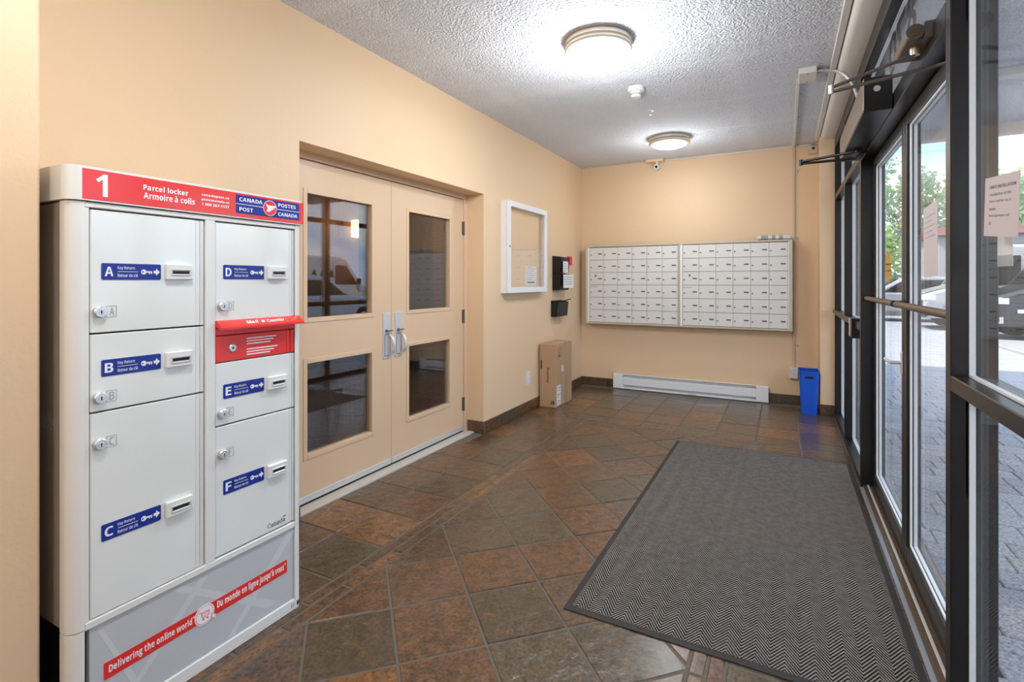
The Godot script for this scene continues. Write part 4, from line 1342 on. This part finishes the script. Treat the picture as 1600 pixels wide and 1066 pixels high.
# ------------------------------------------------------------------ things on the floor
func floor_things() -> void:
	# entrance mat
	var mt := thing("entrance_mat", "dark grey chevron entrance mat with black rubber border by the glazed doors", "mat", Vector3(-0.18, 0, -3.08))
	var x0 := -0.585
	var x1 := 0.585
	var z0 := -1.205
	var z1 := 1.205
	var b := MB.new()
	for i in 4:
		var c: Array = [Vector2(x0, z0), Vector2(x1, z0), Vector2(x1, z1), Vector2(x0, z1)]
		var p: Vector2 = c[i]
		var q: Vector2 = c[(i + 1) % 4]
		var pi := p - p.sign() * 0.028
		var qi := q - q.sign() * 0.028
		var o := Vector3(p.x + q.x, 0, p.y + q.y).normalized()
		b.quad(Vector3(p.x, 0.003, p.y), Vector3(q.x, 0.003, q.y), Vector3(qi.x, 0.0065, qi.y), Vector3(pi.x, 0.0065, pi.y), Vector3.UP)
		b.quad(Vector3(p.x, 0, p.y), Vector3(q.x, 0, q.y), Vector3(q.x, 0.003, q.y), Vector3(p.x, 0.003, p.y), o)
	part("rubber_border", b, M.rubber, mt)
	part("carpet", MB.new().bb(Vector3(x0 + 0.026, 0.002, z0 + 0.026), Vector3(x1 - 0.026, 0.0085, z1 - 0.026), 0.002), M.mat_carpet, mt)
	# shipping carton standing against the wall
	var bx := thing("cardboard_box", "tall brown shipping carton standing in the corner below the wall pockets", "box", Vector3(-2.221, 0, -4.80))
	part("carton", MB.new().bb(Vector3(0, 0, -0.44), Vector3(0.181, 0.64, 0), 0.004), M.cardboard, bx)
	part("tape", MB.new().bb(Vector3(0.03, 0.6395, -0.442), Vector3(0.095, 0.6408, -0.05)).bb(Vector3(0.1805, 0.0, -0.30), Vector3(0.1818, 0.645, -0.245)), M.tape_film, bx)
	part("shipping_label", MB.new().bb(Vector3(0.181, 0.02, -0.13), Vector3(0.1824, 0.22, -0.025)), M.paper, bx)
	for k in [[0.19, 0.10], [0.165, 0.07], [0.12, 0.09], [0.095, 0.06], [0.055, 0.085], [0.035, 0.05]]:
		part("label_print", MB.new().bb(Vector3(0.1823, k[0], -0.03 - k[1]), Vector3(0.1829, k[0] + 0.01, -0.035)), M.print_grey, bx)
	part("small_label", MB.new().bb(Vector3(0.181, 0.345, -0.20), Vector3(0.1824, 0.41, -0.155)), M.paper, bx)
	part("pale_panel", MB.new().bb(Vector3(0.181, 0.50, -0.15), Vector3(0.1816, 0.61, -0.05)), M.tape_film, bx)
	part("printed_mark", MB.new().bb(Vector3(0.1815, 0.505, -0.10), Vector3(0.1822, 0.535, -0.075)), M.print_black, bx)
	var wd := letters("foamzey", 0, 0, 0.155, 0.034, 0, M.print_black, bx, true)
	var s := wd.scale
	var p2 := wd.position
	wd.transform = Transform3D(Basis(Vector3(0, -1, 0), Vector3(1, 0, 0), Vector3(0, 0, 1)), Vector3(0.075, 0.405, 0.0003)) * Transform3D(Basis.from_scale(s), p2)
	letters("a", 0.122, 0.035, 0.042, 0.036, 0.0004, M.print_black, bx)
	part("printed_bar", MB.new().bb(Vector3(0.014, 0.39, 0), Vector3(0.028, 0.475, 0.0006)), M.print_black, bx)
	part("printed_line", MB.new().bb(Vector3(0.018, 0.17, 0), Vector3(0.022, 0.375, 0.0005)), M.locker_side, bx)
	# blue recycling bin
	var bn := thing("recycling_bin", "slim blue plastic recycling bin in the corner by the far pier", "bin", Vector3(0.208, 0, -5.84))
	var bb := MB.new()
	var prof := [[0.066, 0.115, 0.0], [0.084, 0.135, 0.41]]
	for ins in [0.0, 0.004]:
		var lo := PackedVector2Array(rrect(-prof[0][0] + ins, -prof[0][1] + ins, prof[0][0] - ins, prof[0][1] - ins, 0.016))
		var hi := PackedVector2Array(rrect(-prof[1][0] + ins, -prof[1][1] + ins, prof[1][0] - ins, prof[1][1] - ins, 0.018))
		for i in lo.size():
			var j := (i + 1) % lo.size()
			var o := Vector3(lo[i].x + lo[j].x, 0, lo[i].y + lo[j].y).normalized() * (1.0 if ins == 0.0 else -1.0)
			bb.quad(Vector3(lo[i].x, ins, lo[i].y), Vector3(lo[j].x, ins, lo[j].y), Vector3(hi[j].x, 0.41, hi[j].y), Vector3(hi[i].x, 0.41, hi[i].y), o)
		var ix := Geometry2D.triangulate_polygon(lo)
		for i in range(0, ix.size(), 3):
			bb.tri(Vector3(lo[ix[i]].x, ins, lo[ix[i]].y), Vector3(lo[ix[i + 1]].x, ins, lo[ix[i + 1]].y), Vector3(lo[ix[i + 2]].x, ins, lo[ix[i + 2]].y), Vector3.UP if ins > 0 else Vector3.DOWN)
	part("body", bb, M.bin_blue, bn)
	part("rim", MB.new().bb(Vector3(-0.088, 0.398, 0.128), Vector3(0.088, 0.41, 0.140), 0.003).bb(Vector3(-0.088, 0.398, -0.140), Vector3(0.088, 0.41, -0.128), 0.003).bb(Vector3(-0.088, 0.398, -0.128), Vector3(-0.080, 0.41, 0.128), 0.002).bb(Vector3(0.080, 0.398, -0.128), Vector3(0.088, 0.41, 0.128), 0.002), M.bin_blue, bn)
	part("hand_hole", MB.new().prism(rrect(-0.038, 0.345, 0.038, 0.368, 0.011), 0.1325, 0.1345), M.slot_dark, bn)


# ------------------------------------------------------------------ notices on the glass
func glass_notices() -> void:
	var place := func(at: Vector3, tilt: float) -> Transform3D:
		return Transform3D(Basis(Vector3(0, 0, 1), Vector3(0, 1, 0), Vector3(-1, 0, 0)) * Basis(Vector3(0, 0, 1), tilt), at)
	# seen from inside, local x runs towards +z
	var a := thing("door_notice", "pale sheet taped to the inside of the nearer glazed leaf", "paper", Vector3.ZERO, 0.0, "sheets taped to the glass")
	a.transform = place.call(Vector3(0.4985, 1.295, -2.62), 0.03)
	part("sheet", MB.new().bb(Vector3(0, 0, 0), Vector3(0.215, 0.28, 0.001)), M.paper_pink, a)
	for i in 5:
		part("print_line", MB.new().bb(Vector3(0.03, 0.235 - i * 0.02, 0.0009), Vector3(0.18 - 0.04 * (i % 2), 0.239 - i * 0.02, 0.0015)), M.print_grey, a)
	var c := thing("window_notice", "tilted printed notice taped to the nearest side light", "paper", Vector3.ZERO, 0.0, "sheets taped to the glass")
	c.transform = place.call(Vector3(0.4525, 1.395, -1.715), -0.09)
	part("sheet", MB.new().bb(Vector3(-0.02, 0, 0), Vector3(0.20, 0.145, 0.001)), M.paper_pink, c)
	var words := ["FENCE INSTALLATION", "Installation of the", "fence will be up in", "weeks", "Next question call", "at"]
	for i in 6:
		letters(words[i], 0.015, 0.116 - i * 0.0175, [0.165, 0.14, 0.14, 0.045, 0.13, 0.014][i], 0.0075, 0.001, M.print_black, c, i == 0)
	var e := thing("window_notice", "grey-backed sheet hanging below the tilted notice outside the side light", "paper", Vector3.ZERO, 0.0, "sheets taped to the glass")
	e.transform = place.call(Vector3(0.486, 1.318, -1.76), 0.0)
	part("sheet", MB.new().bb(Vector3(0, 0, 0), Vector3(0.10, 0.085, 0.001)), M.paper, e)
	part("grey_band", MB.new().bb(Vector3(0.0, 0, 0.0008), Vector3(0.10, 0.028, 0.0014)), M.print_grey, e)
	var st := thing("oval_sticker", "yellow pointed oval sticker with dark bands on the farther glazed leaf", "sticker", Vector3.ZERO)
	st.transform = place.call(Vector3(0.4985, 1.275, -3.52), 0.0)
	var ov := PackedVector2Array()
	for i in 24:
		var t := TAU * i / 24
		ov.append(Vector2(0.085 + 0.085 * cos(t), 0.083 + 0.083 * sin(t) * (0.86 + 0.14 * absf(sin(t)))))
	part("face", MB.new().prism(ov, 0, 0.001), M.sticker_yellow, st)
	for y in [0.062, 0.096]:
		part("band", MB.new().bb(Vector3(0.006, y, 0.0008), Vector3(0.164, y + 0.005, 0.0015)), M.print_black, st)


# ------------------------------------------------------------------ outside
func outside() -> void:
	var ground := struct("ground", MB.new().bb(Vector3(0.43, -0.3, 8), Vector3(30, -0.042, -40)).bb(Vector3(-30, -0.3, -6.3), Vector3(0.43, -0.042, -40)), M.paver_joint)
	# concrete pavers in courses of mixed sizes; the nearest are pieces of their own
	var z := 2.0
	var far := MB.new()
	var count := 0
	while z > -24.0:
		var d: float = [0.11, 0.165, 0.165, 0.24][rng.randi() % 4]
		var x := 0.60 - rng.randf() * 0.15
		while x < 8.0:
			var w: float = [0.14, 0.19, 0.24, 0.30][rng.randi() % 4]
			var near := z < -1.7 and z > -6.6 and x < 0.42 * 1.32 - z * 0.29 and x + w > 0.56
			var y := -0.03 + rng.randf_range(-0.002, 0.002)
			var xa := maxf(x, 0.605)
			if x + w - xa > 0.04:
				if near and count < 300:
					part("paver", MB.new().bb(Vector3(xa + 0.0025, -0.09, z - 0.0025), Vector3(x + w - 0.0025, y, z - d + 0.0025), 0.005), M["paver_%d" % (rng.randi() % 3)], ground)
					count += 1
				else:
					far.bb(Vector3(xa + 0.0025, -0.09, z - 0.0025), Vector3(x + w - 0.0025, y, z - d + 0.0025), 0.0 if z < -9.0 else 0.006)
			x += w
		z -= d
	part("paver_field", far, M.paver_0, ground).set_meta("kind", "stuff")
	struct("trim_6", MB.new().bb(Vector3(0.52, -0.2, 3.2), Vector3(0.60, -0.005, -6.3), 0.004), M.kerb)
	# pavement strip beside the forecourt
	var kb := thing("kerb_walk", "pale concrete walk beyond the paved forecourt", "kerb", Vector3(3.74, -0.03, -10.0))
	part("slab", MB.new().bb(Vector3(0, -0.1, -4.7), Vector3(1.5, 0.06, 4.6), 0.02), M.kerb, kb)
	# entrance canopy
	var cn := Node3D.new()
	cn.name = "canopy"
	add_child(cn)
	cn.set_meta("kind", "structure")
	part("soffit", MB.new().bb(Vector3(0.53, 2.72, 3.2), Vector3(2.3, 2.95, -6.2)), M.ceiling_stucco, cn)
	part("fascia", MB.new().bb(Vector3(0.53, 2.62, -6.2), Vector3(2.42, 3.0, -6.32), 0.01), M.ceiling_trim, cn)
	part("fascia", MB.new().bb(Vector3(2.3, 2.62, 3.2), Vector3(2.42, 3.0, -6.2), 0.01), M.ceiling_trim, cn)
	for zz in [-4.6, -3.0, -1.4, 0.4]:
		part("beam", MB.new().bb(Vector3(0.53, 2.66, zz), Vector3(2.3, 2.72, zz - 0.09), 0.006), M.ceiling_trim, cn)
	part("parapet", MB.new().bb(Vector3(-6.4, CEIL + 0.25, 3.2), Vector3(0.6, 4.2, -8.4)), M.brick_out, cn)
	# vehicles
	van("parked_van", "dark grey van beyond the near side light at right", M.car_dark, Vector3(6.35, -0.03, -15.9), PI, 2.25, 4.6)
	van("parked_van", "white panel van seen through the nearer glazed leaf behind its notice", M.car_white, Vector3(5.9, -0.03, -18.4), PI, 2.25, 5.2)
	car("parked_car", "light grey car seen far off through the farther glazed leaf", M.car_light_grey, Vector3(3.6, -0.03, -21.5), PI)
	van("parked_van", "white van with brown markings, reflected in the left inner door glass", M.car_white, Vector3(8.6, -0.03, -11.2), PI / 2, 2.1, 5.0, true)
	car("parked_car", "silver car reflected low in the left inner door glass", M.car_silver, Vector3(6.3, -0.03, -9.3), PI / 2)
	# shed with a red roof and the trees behind
	var sh := thing("garden_shed", "low building with a dull red roof in front of the trees", "shed", Vector3(6.5, -0.03, -25.0))
	part("wall", MB.new().bb(Vector3(-1.6, 0, -1.5), Vector3(4, 2.95, 1.5)), M.kerb, sh)
	var rf := MB.new()
	rf.xf = Transform3D(Basis(Vector3(0, 0, 1), Vector3(0, 1, 0), Vector3(1, 0, 0)), Vector3.ZERO)
	rf.prism(PackedVector2Array([Vector2(-1.8, 2.95), Vector2(1.8, 2.95), Vector2(0, 3.35)]), -1.8, 4.2)
	part("roof", rf, M.roof_red, sh)
	var kinds := [["bright yellow-green", "leaf_bright"], ["mid green", "leaf_mid"], ["deep green", "leaf_deep"]]
	var spots := [[3.4, -29.5, 6.8, 0, "nearest, behind the light grey car"], [9.8, -30.5, 7.0, 1, "right of the red roofed shed"], [6.6, -36.5, 8.4, 2, "tallest and farthest, seen over the shed"], [-0.2, -36.0, 8.0, 1, "left of the light grey car, by the far leaf"], [13.4, -37.0, 8.2, 0, "beyond the right end of the shed"]]
	for s in spots:
		tree("leafy_tree", kinds[s[3]][0] + " leafy tree, " + s[4], M[kinds[s[3]][1]], Vector3(s[0], -0.03, s[1]), s[2])


func tree(called: String, label: String, m: Material, at: Vector3, h: float) -> void:
	var t := thing(called, label, "tree", at, 0.0)
	var tr := MB.new().rod(Vector3.ZERO, Vector3(0.1, h * 0.5, 0.05), 0.16, 0.08, 10)
	for i in 6:
		var a := TAU * i / 6 + 0.3
		tr.rod(Vector3(0.06, h * (0.25 + 0.04 * i), 0.03), Vector3(cos(a) * h * 0.2, h * (0.5 + 0.05 * i), sin(a) * h * 0.2), 0.06, 0.02, 7)
	part("trunk", tr, M.bark, t)
	var f := MB.new()
	var lumps := []
	for i in 16:
		var a := rng.randf() * TAU
		var r := rng.randf() * h * 0.26
		lumps.append([Vector3(cos(a) * r, h * rng.randf_range(0.22, 0.86), sin(a) * r), h * rng.randf_range(0.11, 0.19)])
	for i in 3400:
		var l: Array = lumps[rng.randi() % lumps.size()]
		var d := Vector3(rng.randfn(), rng.randfn(), rng.randfn()).normalized()
		var p: Vector3 = l[0] + d * l[1] * rng.randf_range(0.75, 1.05)
		var nn := (d + Vector3(rng.randfn(), rng.randfn(), rng.randfn()) * 0.5).normalized()
		var e := nn.cross(Vector3(rng.randfn(), rng.randfn(), rng.randfn())).normalized()
		var g := nn.cross(e)
		var s := rng.randf_range(0.09, 0.17)
		f.tri(p - e * s, p + g * s * 0.7, p + e * s, nn)
		f.tri(p - e * s, p - g * s * 0.7, p + e * s, nn)
	part("foliage", f, m, t).set_meta("kind", "stuff")


func wheels(t: Node3D, xs: Array, w: float, r: float) -> void:
	for x in xs:
		for s in [-1.0, 1.0]:
			var wh := part("wheel", MB.new().rod(Vector3(x, r, s * (w / 2 - 0.2)), Vector3(x, r, s * (w / 2 + 0.01)), r, -1, 24), M.tyre, t)
			part("hub_cap", MB.new().rod(Vector3(x, r, s * (w / 2)), Vector3(x, r, s * (w / 2 + 0.02)), r * 0.62, r * 0.5, 20), M.alloy, wh)


# local x forward, z across
func van(called: String, label: String, m: Material, at: Vector3, turn: float, h: float, len: float, marked := false) -> void:
	var t := thing(called, label, "van", at, turn)
	var w := 1.9
	var f := len / 2
	var outline := PackedVector2Array([Vector2(-f, 0.32), Vector2(f - 0.05, 0.32), Vector2(f, 0.6), Vector2(f - 0.06, 0.98), Vector2(f - 0.75, 1.2), Vector2(f - 1.45, h - 0.08), Vector2(f - 1.75, h), Vector2(-f + 0.2, h), Vector2(-f, h - 0.15)])
	var b := MB.new()
	b.prism(outline, -w / 2 + 0.12, w / 2, 0.06)
	b.prism(outline, w / 2 - 0.12, -w / 2, 0.06)
	part("body", b, m, t)
	for s in [-1.0, 1.0]:
		var z0: float = s * (w / 2 - 0.005)
		var z1: float = s * (w / 2 + 0.012)
		part("side_window", MB.new().prism(PackedVector2Array([Vector2(f - 1.0, 1.22), Vector2(f - 1.95, 1.22), Vector2(f - 1.95, h - 0.28), Vector2(f - 1.5, h - 0.28)]), z0, z1), M.car_glass, t)
		part("sill_trim", MB.new().bb(Vector3(-f + 0.3, 0.62, z0), Vector3(f - 0.4, 0.70, z1), 0.01), M.alloy if m == M.car_dark else M.print_grey, t)
		part("handle", MB.new().bb(Vector3(f - 1.95, 1.05, z0), Vector3(f - 1.78, 1.09, z1 + s * 0.02), 0.008), M.alloy, t)
		part("door_gap", MB.new().bb(Vector3(f - 2.03, 0.4, z0), Vector3(f - 2.015, h - 0.2, s * (w / 2 + 0.003))), M.black_plastic, t)
		part("head_lamp", MB.new().bb(Vector3(f - 0.28, 0.80, s * (w / 2 - 0.30)), Vector3(f - 0.015, 0.96, s * (w / 2 + 0.004)), 0.02), M.alloy, t)
		part("mirror", MB.new().box(Vector3(f - 1.05, 1.32, s * (w / 2 + 0.12)), Vector3(0.1, 0.2, 0.16), 0.03), M.black_plastic, t)
	var ws := MB.new()
	ws.quad(Vector3(f - 0.78, 1.22, -w / 2 + 0.14), Vector3(f - 0.78, 1.22, w / 2 - 0.14), Vector3(f - 1.43, h - 0.10, w / 2 - 0.2), Vector3(f - 1.43, h - 0.10, -w / 2 + 0.2), Vector3(1, 0.6, 0))
	var wsn := part("windscreen", ws, M.car_glass, t)
	wsn.position = Vector3(0.012, 0.012, 0)
	for k in [[f - 0.2, f + 0.04], [-f - 0.05, -f + 0.1]]:
		part("bumper", MB.new().bb(Vector3(k[0], 0.36, -w / 2), Vector3(k[1], 0.56, w / 2), 0.03), M.black_plastic if m != M.car_dark else M.alloy, t)
	wheels(t, [f - 0.85, -f + 1.0], w, 0.34)
	if marked:
		var g := MB.new()
		for i in 5:
			g.prism(PackedVector2Array([Vector2(-1.1 + i * 0.34, 1.45), Vector2(-0.85 + i * 0.34, 1.45), Vector2(-0.95 + i * 0.34, 1.70 + 0.06 * (i % 2))]), -w / 2 - 0.001, -w / 2 - 0.01)
		part("side_emblem", g, M.lobby_dark, t)


func car(called: String, label: String, m: Material, at: Vector3, turn: float) -> void:
	var t := thing(called, label, "car", at, turn)
	var w := 1.8
	var lower := PackedVector2Array([Vector2(-2.15, 0.3), Vector2(2.1, 0.3), Vector2(2.2, 0.55), Vector2(2.05, 0.78), Vector2(1.0, 0.95), Vector2(-2.1, 0.95), Vector2(-2.2, 0.7)])
	var b := MB.new()
	b.prism(lower, 0, w / 2, 0.06)
	b.prism(lower, 0, -w / 2, 0.06)
	part("body", b, m, t)
	var cab := PackedVector2Array([Vector2(1.05, 0.93), Vector2(0.25, 1.42), Vector2(-0.2, 1.48), Vector2(-1.3, 1.45), Vector2(-2.0, 0.93)])
	var c := MB.new()
	c.prism(cab, 0, w / 2 - 0.1, 0.08)
	c.prism(cab, 0, -w / 2 + 0.1, 0.08)
	part("cabin", c, m, t)
	for s in [-1.0, 1.0]:
		part("side_window", MB.new().prism(PackedVector2Array([Vector2(0.72, 0.98), Vector2(0.2, 1.34), Vector2(-1.2, 1.36), Vector2(-1.65, 0.98)]), s * (w / 2 - 0.11), s * (w / 2 - 0.09)), M.car_glass, t)
		part("head_lamp", MB.new().bb(Vector3(1.85, 0.62, s * 0.5), Vector3(2.14, 0.74, s * 0.86), 0.03), M.alloy, t)
	var ws := MB.new()
	ws.quad(Vector3(1.0, 0.97, -0.68), Vector3(1.0, 0.97, 0.68), Vector3(0.28, 1.41, 0.6), Vector3(0.28, 1.41, -0.6), Vector3(1, 1, 0))
	part("windscreen", ws, M.car_glass, t).position = Vector3(0.012, 0.012, 0)
	part("bumper", MB.new().bb(Vector3(2.0, 0.32, -w / 2 + 0.05), Vector3(2.24, 0.5, w / 2 - 0.05), 0.03), M.black_plastic, t)
	wheels(t, [1.35, -1.35], w, 0.31)
